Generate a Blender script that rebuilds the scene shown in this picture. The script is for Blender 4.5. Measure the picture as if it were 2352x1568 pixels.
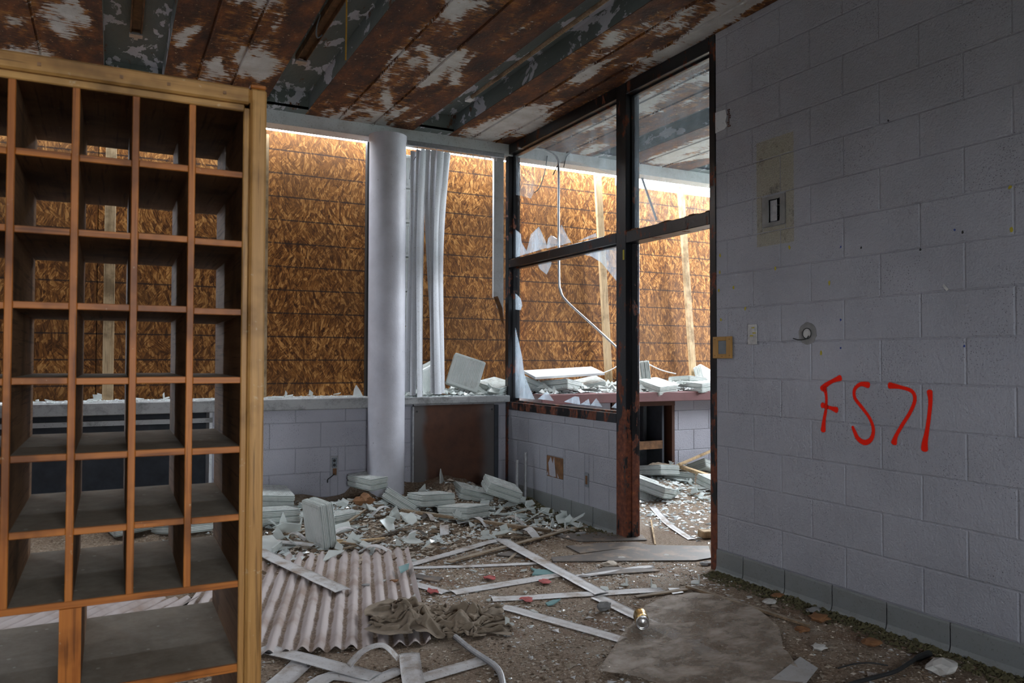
import bpy, bmesh, math, random
from mathutils import Vector, Matrix, Euler, noise as mn
random.seed(7)
R = math.radians
scene = bpy.context.scene
for o in list(bpy.data.objects): bpy.data.objects.remove(o)
COL = scene.collection

# ------------------------------------------------------------------ camera
FPX, YAW, PITCH, ROLL, HCAM = 1771.6, 0.479044, 0.0236391, 0.00249548, 1.247
Fv = Vector((math.sin(YAW)*math.cos(PITCH), math.cos(YAW)*math.cos(PITCH), math.sin(PITCH)))
R0 = Vector((math.cos(YAW), -math.sin(YAW), 0)); U0 = R0.cross(Fv)
Rv = math.cos(ROLL)*R0 + math.sin(ROLL)*U0
Uv = -math.sin(ROLL)*R0 + math.cos(ROLL)*U0
CAMP = Vector((0, 0, HCAM))
cd = bpy.data.cameras.new('camera'); cam = bpy.data.objects.new('camera', cd); COL.objects.link(cam)
cam.matrix_world = Matrix(((Rv.x, Uv.x, -Fv.x, 0), (Rv.y, Uv.y, -Fv.y, 0), (Rv.z, Uv.z, -Fv.z, HCAM), (0, 0, 0, 1)))
cd.sensor_width = 36; cd.lens = FPX/2352*36; cd.clip_start = 0.05
cd.dof.use_dof = True; cd.dof.focus_distance = 5.2; cd.dof.aperture_fstop = 9
scene.camera = cam
def ray(px, py): return Fv + Rv*((px-1176)/FPX) - Uv*((py-784)/FPX)
def onX(px, py, X): d = ray(px, py); return CAMP + d*(X/d.x)
def onY(px, py, Y): d = ray(px, py); return CAMP + d*(Y/d.y)
def onZ(px, py, z=0.0): d = ray(px, py); return CAMP + d*((z-HCAM)/d.z)

# ------------------------------------------------------------------ world, light, exposure
world = bpy.data.worlds.new('overcast_sky'); scene.world = world; world.use_nodes = True
bg = world.node_tree.nodes['Background']; bg.inputs[0].default_value = (0.86, 0.93, 1.0, 1); bg.inputs[1].default_value = 36.0
def portal(name, loc, rot, sx, sy):
    l = bpy.data.lights.new(name, 'AREA'); l.shape = 'RECTANGLE'; l.size = sx; l.size_y = sy; l.cycles.is_portal = True
    o = bpy.data.objects.new(name, l); COL.objects.link(o); o.location = loc; o.rotation_euler = rot
# openings added in unseen walls for daylight (metres): behind camera, far left, next room
WL = dict(back=(-3.0, -.4, 1.2, 1.05, 2.2))
portal('portal_added_left', (-2.44, 6.5, 2.0), (R(-90), 0, 0), .30, 2.1)
portal('portal_added_back', (.4, -3.0, 1.62), (R(90), 0, 0), 1.6, 1.15)
portal('portal_gap_over_boards', (.5, 6.515, 3.14), (0, 0, 0), 5.4, .22)
portal('portal_gap_next_room', (4.9, 6.56, 3.12), (0, 0, 0), 3.1, .30)
portal('portal_added_next_room_end', (6.8, 6.5, 2.0), (R(-90), 0, 0), .8, 2.2)
portal('portal_added_next_room_side', (7.2, 4.6, 2.37), (0, R(90), 0), 1.35, 2.4)
vs = scene.view_settings; vs.view_transform = 'Standard'; vs.look = 'None'; vs.gamma = 1; vs.use_curve_mapping = False
scene.cycles.use_adaptive_sampling = True; scene.cycles.adaptive_threshold = .08; scene.cycles.adaptive_min_samples = 20
vs.exposure = -0.42
scene.cycles.max_bounces = 6; scene.cycles.diffuse_bounces = 4; scene.cycles.transparent_max_bounces = 12
scene.cycles.caustics_reflective = False; scene.cycles.caustics_refractive = False; scene.cycles.sample_clamp_indirect = 6

# ------------------------------------------------------------------ material helpers
class NT:
    def __init__(s, name):
        s.m = bpy.data.materials.new(name); s.m.use_nodes = True; s.t = s.m.node_tree
        s.b = s.t.nodes['Principled BSDF']; s.out = s.t.nodes['Material Output']
    def n(s, ty, **k):
        x = s.t.nodes.new(ty)
        for a, v in k.items(): setattr(x, a, v)
        return x
    def put(s, sock, v):
        if isinstance(v, bpy.types.NodeSocket): s.t.links.new(v, sock)
        elif isinstance(v, (tuple, list)) and len(v) == 3 and sock.type == 'RGBA': sock.default_value = (*v, 1)
        else: sock.default_value = v
    def pos(s): return s.n('ShaderNodeNewGeometry').outputs['Position']
    def nor(s): return s.n('ShaderNodeNewGeometry').outputs['Normal']
    def obj(s): return s.n('ShaderNodeTexCoord').outputs['Object']
    def rnd(s): return s.n('ShaderNodeObjectInfo').outputs['Random']
    def sep(s, v):
        x = s.n('ShaderNodeSeparateXYZ'); s.put(x.inputs[0], v); return x.outputs
    def comb(s, x, y, z):
        c = s.n('ShaderNodeCombineXYZ')
        for i, v in enumerate((x, y, z)): s.put(c.inputs[i], v)
        return c.outputs[0]
    def map(s, v, scale=(1, 1, 1), loc=(0, 0, 0), rot=(0, 0, 0)):
        x = s.n('ShaderNodeMapping'); s.put(x.inputs[0], v); x.inputs['Location'].default_value = loc
        x.inputs['Rotation'].default_value = rot; x.inputs['Scale'].default_value = scale; return x.outputs[0]
    def noise(s, v, scale, detail=4, rough=.55, dist=0.0):
        x = s.n('ShaderNodeTexNoise'); s.put(x.inputs['Vector'], v); x.inputs['Scale'].default_value = scale
        x.inputs['Detail'].default_value = detail; x.inputs['Roughness'].default_value = rough; x.inputs['Distortion'].default_value = dist
        return x.outputs[0]
    def vor(s, v, scale, feature='F1', out='Distance', rand=1.0):
        x = s.n('ShaderNodeTexVoronoi', feature=feature); s.put(x.inputs['Vector'], v); x.inputs['Scale'].default_value = scale
        x.inputs['Randomness'].default_value = rand; return x.outputs[out]
    def ma(s, op, a, b=0.0, c=None):
        x = s.n('ShaderNodeMath', operation=op); s.put(x.inputs[0], a); s.put(x.inputs[1], b)
        if c is not None: s.put(x.inputs[2], c)
        return x.outputs[0]
    def ss(s, v, a, b):
        x = s.n('ShaderNodeMapRange', interpolation_type='SMOOTHSTEP'); s.put(x.inputs[0], v)
        x.inputs[1].default_value = a; x.inputs[2].default_value = b; return x.outputs[0]
    def ramp(s, f, stops, interp='LINEAR'):
        x = s.n('ShaderNodeValToRGB'); s.put(x.inputs[0], f); e = x.color_ramp; e.interpolation = interp
        while len(e.elements) < len(stops): e.elements.new(.5)
        for q, (p, c) in zip(e.elements, stops): q.position = p; q.color = (*c, 1)
        return x.outputs[0]
    def mix(s, f, a, b, blend='MIX'):
        x = s.n('ShaderNodeMix', data_type='RGBA', blend_type=blend); s.put(x.inputs[0], f); s.put(x.inputs[6], a); s.put(x.inputs[7], b)
        return x.outputs[2]
    def bump(s, h, strength=.3, dist=.01, nrm=None):
        x = s.n('ShaderNodeBump'); s.put(x.inputs['Height'], h); x.inputs['Strength'].default_value = strength
        x.inputs['Distance'].default_value = dist
        if nrm is not None: s.put(x.inputs['Normal'], nrm)
        return x.outputs[0]
    def set(s, **k):
        nm = dict(col='Base Color', rough='Roughness', metal='Metallic', nrm='Normal', trans='Transmission Weight', ior='IOR', spec='Specular IOR Level', alpha='Alpha', coat='Coat Weight')
        for a, v in k.items(): s.put(s.b.inputs[nm[a]], v)
        return s.m

def m_simple(name, col, rough=.6, metal=0, var=.25, scale=12, bump=.1):
    t = NT(name); p = t.obj(); n = t.noise(p, scale, 5, .6)
    c = t.ramp(n, [(.3, tuple(x*(1-var) for x in col)), (.7, tuple(min(1, x*(1+var)) for x in col))])
    return t.set(col=c, rough=rough, metal=metal, nrm=t.bump(n, bump, .005))

def m_wall(name, base=(.385, .39, .43), patch=False, dirt=.25):
    t = NT(name); p = t.pos()
    n1 = t.noise(p, 1.3, 4, .6); n2 = t.noise(p, 50, 2, .6)
    c = t.ramp(n1, [(.3, tuple(x*(1-dirt) for x in base)), (.7, base)])
    # pits left open by the paint, denser in some blocks
    v = t.vor(p, 95); dens = t.noise(p, 3.2, 3, .6)
    pit = t.ma('MULTIPLY', t.ss(v, .26, .14), t.ss(dens, .46, .62))
    v2 = t.vor(p, 40); pit2 = t.ma('MULTIPLY', t.ss(v2, .13, .07), t.ss(dens, .38, .58))
    pit = t.ma('MAXIMUM', pit, pit2)
    if patch:   # bare rectangle of block where a cabinet was taken down before painting
        s = t.sep(p); wob = t.ma('MULTIPLY_ADD', t.noise(p, 60, 2), .012, -.006)
        y = t.ma('ADD', s[1], wob); z = t.ma('ADD', s[2], wob)
        my = t.ma('MULTIPLY', t.ss(y, 2.930, 2.934), t.ss(y, 3.199, 3.195))
        mz = t.ma('MULTIPLY', t.ss(z, 1.877, 1.881), t.ss(z, 2.469, 2.465))
        mk = t.ma('MULTIPLY', my, mz)
        bare = t.ramp(t.noise(p, 130, 3, .7), [(.3, (.25, .235, .185)), (.6, (.35, .33, .265))])
        bare = t.mix(t.ss(t.noise(p, 9, 4, .7), .56, .72), bare, (.10, .095, .09))
        c = t.mix(mk, c, bare)
    c = t.mix(t.ma('MULTIPLY', pit, .8), c, (.09, .085, .10))
    bh = t.ma('ADD', t.noise(p, 105, 3, .65), n2)
    return t.set(col=c, rough=.62, nrm=t.bump(bh, .6, .006))

def m_osb():
    t = NT('oriented_strand_board'); p = t.obj()
    q = t.comb(t.sep(p)[0], t.sep(p)[2], t.rnd())
    q = t.map(q, (1, 1, 9))
    w = t.noise(q, 9, 2); 
    def layer(sc, off, sx, cs=9.5):
        c1 = t.vor(t.map(q, loc=(off, off*2, 0)), sc, out='Color')
        ang = t.ma('MULTIPLY_ADD', t.sep(c1)[0], 1.7, -.85)
        vr = t.n('ShaderNodeVectorRotate', rotation_type='Z_AXIS'); t.put(vr.inputs['Vector'], q); t.put(vr.inputs['Angle'], ang)
        c2 = t.vor(t.map(vr.outputs[0], (sx, 1, 1), (off*3, 0, 0)), cs, out='Color')
        gr = t.noise(t.map(vr.outputs[0], (9, 1, 1)), 22, 2)
        return t.ma('ADD', t.ma('MULTIPLY', t.sep(c2)[1], .75), t.ma('MULTIPLY', gr, .25))
    a = layer(3.6, .0, 3.8); b = layer(5.5, 3.7, 4.6)
    pick = t.ss(t.noise(t.map(q, (2.2, 1, 1)), 9, 2), .49, .51)
    f = t.mix(pick, a, b); c3 = layer(11, 7.7, 5.0, 24); f = t.ma('ADD', t.ma('MULTIPLY', f, .55), t.ma('MULTIPLY', c3, .45))
    c = t.ramp(f, [(.20, (.055, .017, .003)), (.40, (.15, .053, .010)), (.58, (.27, .105, .02)), (.80, (.58, .28, .085))])
    dk = t.noise(q, 1.1, 4, .6); c = t.mix(t.ss(dk, .35, .65), t.mix(.55, c, (.10, .045, .015)), c)
    # printed dark nailing lines every 0.2 m, broken up
    z = t.sep(p)[2]; zz = t.ma('ADD', z, t.ma('MULTIPLY', t.noise(q, 2.2, 2), .006))
    fr = t.ma('ABSOLUTE', t.ma('SUBTRACT', t.ma('FRACT', t.ma('MULTIPLY', t.ma('SUBTRACT', zz, .048), 1/.1965)), .5))
    line = t.ma('MULTIPLY', t.ss(fr, .040, .022), t.ss(t.noise(q, 30, 2), .25, .45))
    c = t.mix(t.ma('MULTIPLY', line, .85), c, (.025, .015, .012))
    return t.set(col=c, rough=.65, spec=.2, nrm=t.bump(t.noise(t.map(q, (4, 1, 1)), 30, 2), .5, .004))

def m_deck():
    t = NT('rusted_painted_deck'); p = t.pos()
    rust = t.ramp(t.noise(t.map(p, (1.6, .7, 1)), 6, 7, .72), [(.32, (.022, .008, .005)), (.48, (.070, .021, .008)), (.63, (.17, .052, .012)), (.80, (.40, .15, .025))])
    at = t.n('ShaderNodeAttribute', attribute_name='band').outputs['Fac']     # 1 in the middle of a pan, 0 at its edges
    big = t.noise(t.map(p, (2.2, .75, 1)), 1.7, 3, .55, .4)
    fine = t.noise(t.map(p, (1, 4, 1)), 9, 6, .75)
    m = t.ma('ADD', t.ma('ADD', t.ma('MULTIPLY', big, 1.0), t.ma('MULTIPLY', fine, .42)), t.ma('MULTIPLY', at, .22))
    paint = t.ss(m, .86, .90); halo = t.ma('MULTIPLY', t.ss(m, .76, .85), t.ss(t.noise(p, 14, 4, .7), .42, .62))
    dots = t.ss(t.vor(p, 190, rand=.25), .30, .20)
    wc = t.ramp(t.noise(p, 8, 4), [(.3, (.52, .49, .46)), (.7, (.72, .71, .70))])
    wc = t.mix(t.ma('MULTIPLY', dots, .4), wc, (.16, .10, .07))
    c = t.mix(halo, rust, (.36, .145, .028)); c = t.mix(paint, c, wc)
    fl = t.ma('MULTIPLY', t.ss(t.noise(t.map(p, (1.3, 1, 1)), 23, 4, .7), .635, .675), .85); c = t.mix(fl, c, t.ramp(t.noise(p, 5, 3), [(.4, (.50, .24, .05)), (.6, (.62, .50, .34))]))
    h = t.noise(p, 40, 4, .7)
    return t.set(col=c, rough=.8, nrm=t.bump(h, .6, .008))

def m_trough():
    t = NT('green_grey_peeling_paint'); p = t.pos()
    m = t.noise(t.map(p, (2.2, .9, 1.6)), 4.5, 6, .62, .3)
    c = t.mix(t.ss(m, .555, .575), (.135, .16, .155), (.56, .56, .62))
    r = t.noise(t.map(p, (2, .7, 1), (7, 3, 0)), 5, 6, .7); c = t.mix(t.ss(r, .62, .66), c, (.13, .05, .018))
    return t.set(col=c, rough=.6, nrm=t.bump(m, .6, .02))

def m_frame():
    t = NT('black_paint_flaking_to_rust'); p = t.pos()
    m = t.noise(t.map(p, (1, 1, .45)), 11, 6, .68)
    z = t.sep(p)[2]; m = t.ma('ADD', m, t.ma('MULTIPLY', t.ss(z, 1.5, .0), .17))    # feet of the posts have lost most paint
    rs = t.ramp(t.noise(p, 30, 4), [(.3, (.07, .022, .012)), (.6, (.17, .05, .024)), (.8, (.34, .11, .03))])
    k = t.ss(m, .585, .605); c = t.mix(k, (.008, .009, .011), rs)
    rg = t.mix(k, (.28, .28, .28), (.85, .85, .85))
    return t.set(col=c, rough=rg, nrm=t.bump(t.ma('SUBTRACT', t.noise(p, 60, 4), t.ma('MULTIPLY', k, .8)), .22, .003))

def m_wood(name, a, b, dust=0.0, axis='z', wear=(.55, .42, .25), rough=.45):
    t = NT(name); p = t.pos()
    sc = dict(x=(2, 60, 60), y=(60, 2, 60), z=(60, 60, 2))[axis]
    g = t.noise(t.map(p, sc), 1.0, 5, .65, .5); n = t.noise(p, 6, 4, .6)
    c = t.ramp(g, [(.3, a), (.7, b)]); c = t.mix(t.ma('MULTIPLY', t.ss(n, .45, .68), .75), c, tuple(x*.35 for x in a)); c = t.mix(t.ma('MULTIPLY', t.ss(t.noise(t.map(p, tuple(q*2.2 for q in sc)), 1.0, 3, .6), .56, .66), .55), c, tuple(x*.3 for x in a))
    c = t.mix(t.ma('MULTIPLY', t.ss(t.noise(p, 45, 3, .7), .66, .74), .5), c, wear)
    if dust:
        up = t.ss(t.sep(t.nor())[2], .5, .95)
        d = t.ramp(t.noise(p, 30, 4, .7), [(.3, (.27, .235, .19)), (.7, (.38, .34, .28))])
        d = t.mix(t.ss(t.vor(p, 22), .10, .07), d, (.55, .53, .48))
        c = t.mix(t.ma('MULTIPLY', up, dust), c, d)
    return t.set(col=c, rough=rough, spec=.2, nrm=t.bump(g, .15, .002))

def m_floor():
    t = NT('dirt_covered_floor'); p = t.pos()
    a = t.noise(p, 2.0, 5, .65); b = t.noise(p, 60, 5, .75); d = t.noise(p, 210, 3, .7)
    c = t.ramp(b, [(.28, (.085, .052, .029)), (.46, (.27, .185, .12)), (.62, (.46, .345, .245)), (.8, (.68, .57, .45))])
    c = t.mix(t.ma('MULTIPLY', t.ss(a, .48, .68), .55), c, (.50, .41, .32)); c = t.mix(t.ma('MULTIPLY', t.ss(t.noise(p, 3.1, 4, .6), .52, .7), .6), c, (.19, .085, .035))
    s = t.vor(p, 75, out='Color'); sd = t.vor(p, 75)
    sp = t.ma('MULTIPLY', t.ss(sd, .22, .14), t.ss(t.sep(s)[0], .80, .82)); c = t.mix(sp, c, (.72, .72, .70))
    s2 = t.ma('MULTIPLY', t.ss(t.vor(p, 130), .25, .15), t.ss(t.sep(t.vor(p, 130, out='Color'))[1], .7, .72)); c = t.mix(s2, c, (.035, .025, .018))
    return t.set(col=c, rough=.85, nrm=t.bump(t.ma('ADD', b, d), 1.0, .014))

def m_blockglass():
    t = NT('pale_green_block_glass'); p = t.obj()
    n = t.noise(p, 14, 4, .6)
    c = t.ramp(n, [(.3, (.80, .86, .82)), (.7, (.93, .96, .93))])
    c = t.mix(t.ma('MULTIPLY', t.ss(t.noise(p, 6, 4, .65), .55, .75), .55), c, (.30, .30, .26))
    up = t.ma('MULTIPLY', t.ss(t.sep(t.nor())[2], .6, .95), t.ss(t.noise(t.pos(), 25, 4, .7), .40, .60))
    c = t.mix(t.ma('MULTIPLY', up, .45), c, (.42, .40, .35))
    return t.set(col=c, rough=.16, trans=.32, ior=1.45)

def m_shard(name, tint=(.84, .88, .86), tr=.5, rough=.08):
    t = NT(name)
    tn = t.n('ShaderNodeBsdfTransparent'); tn.inputs[0].default_value = (*[.6+.4*x for x in tint], 1)
    t.set(col=tint, rough=rough, ior=1.5, spec=.8)
    mx = t.n('ShaderNodeMixShader'); mx.inputs[0].default_value = 1-tr
    t.t.links.new(tn.outputs[0], mx.inputs[1]); t.t.links.new(t.b.outputs[0], mx.inputs[2]); t.t.links.new(mx.outputs[0], t.out.inputs[0])
    return t.m

def m_pane(name='dusty_window_glass', lo=.05, hi=.14):
    t = NT(name); p = t.pos()
    tn = t.n('ShaderNodeBsdfTransparent'); tn.inputs[0].default_value = (.93, .96, .97, 1)
    gl = t.n('ShaderNodeBsdfGlossy'); gl.inputs['Roughness'].default_value = .03
    df = t.n('ShaderNodeBsdfTranslucent'); df.inputs[0].default_value = (.75, .85, .95, 1)
    d2 = t.n('ShaderNodeBsdfDiffuse'); d2.inputs[0].default_value = (.75, .85, .95, 1)
    fr = t.n('ShaderNodeFresnel'); fr.inputs[0].default_value = 1.5
    def mxs(f, a, b):
        x = t.n('ShaderNodeMixShader'); t.put(x.inputs[0], f); t.t.links.new(a, x.inputs[1]); t.t.links.new(b, x.inputs[2]); return x.outputs[0]
    dust = t.ma('MULTIPLY_ADD', t.ss(t.noise(t.map(p, (1, 1, .3)), 6, 5, .7), .4, .8), hi, lo)
    dd = mxs(.5, df.outputs[0], d2.outputs[0])
    a = mxs(dust, tn.outputs[0], dd); bf = t.n('ShaderNodeNewGeometry').outputs['Backfacing']; ff = t.ma('MULTIPLY', fr.outputs[0], t.ma('SUBTRACT', 1.0, bf)); a = mxs(ff, a, gl.outputs[0]); t.t.links.new(a, t.out.inputs[0]); return t.m

def m_film():
    t = NT('dirty_plastic_film'); p = t.pos()
    tn = t.n('ShaderNodeBsdfTransparent'); n = t.noise(t.map(p, (1, 1.6, 1)), 5.0, 6, .66, .25)
    t.set(col=t.ramp(n, [(.30, (.33, .255, .19)), (.70, (.52, .455, .39))]), rough=.75, spec=.25)
    mx = t.n('ShaderNodeMixShader'); t.put(mx.inputs[0], t.ma('MULTIPLY_ADD', t.ss(n, .38, .66), .50, .30))
    t.t.links.new(tn.outputs[0], mx.inputs[1]); t.t.links.new(t.b.outputs[0], mx.inputs[2]); t.t.links.new(mx.outputs[0], t.out.inputs[0]); return t.m

def m_dustystrip(name, base, dirt=(.25, .20, .15), amt=.6):
    t = NT(name); p = t.pos(); n = t.noise(p, 7, 5, .7); g = t.noise(p, 90, 3, .7)
    c = t.mix(t.ma('MULTIPLY', t.ss(n, .45, .72), amt), base, dirt)
    c = t.mix(t.ma('MULTIPLY', t.ss(g, .60, .68), .6), c, tuple(x*.45 for x in dirt))
    return t.set(col=c, rough=.55, nrm=t.bump(g, .15, .002))

def m_column():
    t = NT('white_column_paint'); p = t.pos(); z = t.sep(p)[2]; n = t.noise(p, 5, 5, .65)
    c = t.ramp(n, [(.3, (.44, .435, .48)), (.7, (.56, .555, .61))])
    k = t.ss(t.noise(t.map(p, (1, 1, 1.6)), 34, 4, .75), .66, .69)
    k = t.ma('MULTIPLY', k, t.ss(t.noise(p, 3.2, 2), .48, .60)); c = t.mix(k, c, (.13, .11, .10))
    return t.set(col=c, rough=.5, nrm=t.bump(t.ma('SUBTRACT', t.noise(p, 60, 3), k), .3, .004))

def m_panel():
    t = NT('brown_panel_with_grey_dust'); p = t.pos(); x = t.ma('ADD', t.sep(p)[0], t.ma('MULTIPLY_ADD', t.noise(t.map(p, (1, 1, .5)), 5, 4), .16, -.08))
    g = t.ma('MAXIMUM', t.ss(x, 2.46, 2.38), t.ss(x, 2.90, 3.02)); c = t.ramp(t.noise(p, 8, 5, .6), [(.3, (.055, .020, .010)), (.7, (.10, .038, .018))])
    c = t.mix(t.ma('MULTIPLY', g, .85), c, (.10, .095, .095)); c = t.mix(t.ss(t.vor(p, 9), .035, .02), c, (.4, .38, .35))
    return t.set(col=c, rough=.38)

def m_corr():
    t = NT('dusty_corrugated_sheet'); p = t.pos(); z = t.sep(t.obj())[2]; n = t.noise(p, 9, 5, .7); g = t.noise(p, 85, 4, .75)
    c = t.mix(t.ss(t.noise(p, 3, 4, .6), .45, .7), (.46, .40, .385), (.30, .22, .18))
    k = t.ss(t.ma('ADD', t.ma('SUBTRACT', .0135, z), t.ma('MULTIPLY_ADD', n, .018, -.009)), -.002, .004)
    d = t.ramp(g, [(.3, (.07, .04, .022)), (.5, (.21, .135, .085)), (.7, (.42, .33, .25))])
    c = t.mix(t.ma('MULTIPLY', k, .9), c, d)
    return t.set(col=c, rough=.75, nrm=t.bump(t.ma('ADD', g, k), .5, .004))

def m_spray():
    t = NT('red_spray_paint'); p = t.pos()
    a = t.n('ShaderNodeAttribute', attribute_name='core').outputs['Fac']
    al = t.ss(t.ma('ADD', a, t.ma('MULTIPLY_ADD', t.noise(p, 420, 2, .8), .9, -.45)), .25, .75)
    c = t.ramp(a, [(.3, (.95, .05, .006)), (.9, (.90, .014, .002))])
    return t.set(col=c, rough=.7, alpha=al, spec=.15)

MAT = {}

def build_mats():
    M = MAT
    M['wall'] = m_wall('white_painted_block', patch=True)
    M['wall2'] = m_wall('white_painted_block_window_wall', (.45, .445, .50), dirt=.25)
    M['mortar'] = m_wall('painted_mortar', (.335, .34, .375))
    M['osb'] = m_osb(); M['deck'] = m_deck(); M['trough'] = m_trough(); M['frame'] = m_frame(); M['floor'] = m_floor()
    M['cove'] = m_dustystrip('grey_cove_base', (.185, .195, .195), (.14, .14, .125), .5)
    M['header'] = m_dustystrip('cracked_white_beam_paint', (.66, .68, .70), (.40, .38, .36), .45)
    M['column'] = m_column()
    M['sill'] = m_dustystrip('stained_concrete_sill', (.34, .34, .34), (.10, .098, .095), .85)
    M['pink'] = m_dustystrip('faded_maroon_ledge', (.165, .066, .066), (.11, .05, .048), .6)
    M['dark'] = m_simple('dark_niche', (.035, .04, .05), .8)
    M['steel'] = m_simple('galvanised_steel', (.42, .43, .45), .38, .8, .2, 40)
    M['oldpipe'] = m_simple('dull_grey_pipe', (.30, .30, .31), .5, .4, .25, 30)
    M['oak'] = m_wood('blonde_oak_frame', (.31, .145, .042), (.55, .30, .095), 0, 'z')
    M['oakx'] = m_wood('blonde_oak_rail', (.31, .145, .042), (.55, .30, .095), .2, 'x')
    M['lipz'] = m_wood('orange_oak_edge_vertical', (.27, .075, .012), (.50, .17, .03), 0, 'z')
    M['lipx'] = m_wood('orange_oak_edge_horizontal', (.27, .075, .012), (.50, .17, .03), .2, 'x')
    M['board'] = m_wood('dusty_brown_board', (.21, .11, .055), (.33, .185, .095), .95, 'y', rough=.65)
    M['lumber'] = m_wood('pale_pine_lumber', (.45, .30, .16), (.62, .46, .28), 0, 'z', rough=.7)
    M['lath'] = m_wood('weathered_lath', (.21, .14, .085), (.36, .26, .17), .6, 'x', rough=.8)
    M['blockglass'] = m_blockglass()
    M['grime'] = m_simple('groove_grime', (.40, .44, .42), .8)
    M['shard'] = m_shard('clear_greenish_glass'); M['teal'] = m_shard('teal_glass', (.30, .50, .50), .35)
    M['pane'] = m_pane(); M['pane2'] = m_pane('whitish_broken_glass', .18, .30); M['film'] = m_film()  # broken shards mixed with more bluish white than the upper panes
    M['slat'] = m_dustystrip('off_white_vinyl_slat', (.60, .62, .66), (.40, .38, .36), .3)
    M['slatfloor'] = m_dustystrip('dusty_vinyl_slat', (.54, .53, .53), (.25, .185, .13), .95)
    M['corr'] = m_dustystrip('dusty_corrugated_metal', (.50, .44, .42), (.22, .14, .095), .9)
    M['corr'] = m_corr()
    M['cloth'] = m_simple('dirty_tan_cloth', (.23, .18, .13), .95, 0, .25, 18, .3)
    M['tile'] = m_dustystrip('dark_floor_tile', (.10, .085, .075), (.27, .195, .135), .95)
    M['paper'] = m_dustystrip('grey_paper', (.42, .42, .41), (.28, .24, .2), .5)
    M['red'] = m_simple('red_plastic', (.33, .055, .05), .8, 0, .4, 25)
    M['spray'] = m_spray()
    M['panel'] = m_panel()
    M['brown'] = m_simple('brown_laminate', (.085, .035, .02), .45, 0, .3, 5, .05)
    M['orange'] = m_simple('ochre_plastic', (.42, .22, .05), .5, 0, .15)
    M['plate'] = m_simple('brushed_plate', (.40, .395, .38), .4, .3, .3, 30)
    M['grey'] = m_simple('grey_plaster', (.24, .235, .23), .8)
    M['greyblue'] = m_simple('grey_blue_insert', (.16, .18, .2), .5)
    M['black'] = m_simple('black_rubber', (.02, .02, .02), .6)
    M['yellow'] = m_simple('yellow_marker_paint', (.45, .37, .02), .6); M['blue'] = m_simple('blue_paint', (.02, .05, .25), .6)
    M['yellowcord'] = m_simple('yellow_cord', (.45, .24, .02), .6)
    M['whitepl'] = m_simple('white_plastic', (.66, .67, .68), .5, 0, .1)
    M['gold'] = m_simple('gold_can', (.45, .30, .10), .25, .9, .2); M['alu'] = m_simple('aluminium', (.70, .70, .70), .25, .95, .1)
    M['leaf'] = m_simple('brown_leaf', (.22, .10, .04), .8); M['moss'] = m_simple('mossy_dirt', (.075, .065, .028), .95)
    M['stone'] = m_simple('pale_stone', (.5, .48, .45), .8); M['rustch'] = m_simple('rusted_channel', (.16, .075, .03), .8, 0, .5, 18, .4)
    M['ground'] = m_simple('outside_ground', (.30, .31, .26), .95, 0, .3, 2)
    M['ceilblk'] = m_simple('roof_slab', (.2, .2, .2), .9)
    M['crumbglass'] = m_shard('glass_crumbs_glass', (.82, .88, .88), .25, .12)
    M['crumbdirt'] = m_simple('dirt_crumb', (.14, .095, .06), .95, 0, .5, 3); M['crumbtan'] = m_simple('plaster_crumb', (.50, .43, .35), .9, 0, .3, 3)
build_mats()

# ------------------------------------------------------------------ object helpers
WLOC = {}
def link(o, parent=None):
    COL.objects.link(o)
    if parent is not None: o.parent = parent
    return o
def tag(o, label, cat, group=None, kind=None):
    o['label'] = label; o['category'] = cat
    if group: o['group'] = group
    if kind: o['kind'] = kind
    return o
def empty(name, loc, rot=(0, 0, 0)):
    o = bpy.data.objects.new(name, None); o.location = loc; o.rotation_euler = rot; o.empty_display_size = .1; link(o); WLOC[o] = Vector(loc); return o
def mkmesh(name, V, F, mat, smooth=False):
    me = bpy.data.meshes.new(name); me.from_pydata([tuple(v) for v in V], [], F); me.update()
    if mat is not None: me.materials.append(MAT[mat] if isinstance(mat, str) else mat)
    if smooth:
        for p in me.polygons: p.use_smooth = True
    return me
def obj(name, V, F, mat, parent=None, smooth=False):
    """world-space vertices -> object whose origin sits at its own base (or at its parent's)"""
    V = [Vector(v) for v in V]
    base = Vector(((min(v.x for v in V)+max(v.x for v in V))/2, (min(v.y for v in V)+max(v.y for v in V))/2, min(v.z for v in V)))
    o = bpy.data.objects.new(name, mkmesh(name, [v-base for v in V], F, mat, smooth))
    o.location = base - (WLOC[parent] if parent is not None else Vector((0, 0, 0))); WLOC[o] = base
    return link(o, parent)
def inst(name, me, loc, rot=(0, 0, 0), parent=None, scale=None):
    o = bpy.data.objects.new(name, me); o.location = Vector(loc) - (WLOC[parent] if parent is not None else Vector((0, 0, 0)))
    o.rotation_euler = rot
    if scale: o.scale = scale
    WLOC[o] = Vector(loc); return link(o, parent)
def boxvf(x0, x1, y0, y1, z0, z1, b=0.0):
    if b <= 0:
        V = [(x, y, z) for x in (x0, x1) for y in (y0, y1) for z in (z0, z1)]
        return V, [(0, 1, 3, 2), (4, 6, 7, 5), (0, 4, 5, 1), (2, 3, 7, 6), (0, 2, 6, 4), (1, 5, 7, 3)]
    bm = bmesh.new(); V, F = boxvf(x0, x1, y0, y1, z0, z1); vs_ = [bm.verts.new(v) for v in V]
    for f in F: bm.faces.new([vs_[i] for i in f])
    bmesh.ops.recalc_face_normals(bm, faces=bm.faces)
    bmesh.ops.bevel(bm, geom=bm.edges[:], offset=b, segments=1, affect='EDGES')
    bm.verts.index_update(); r = [v.co[:] for v in bm.verts], [[v.index for v in f.verts] for f in bm.faces]; bm.free(); return r
def box(name, x0, x1, y0, y1, z0, z1, mat, parent=None, b=0.0):
    return obj(name, *boxvf(x0, x1, y0, y1, z0, z1, b), mat, parent)
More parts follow.
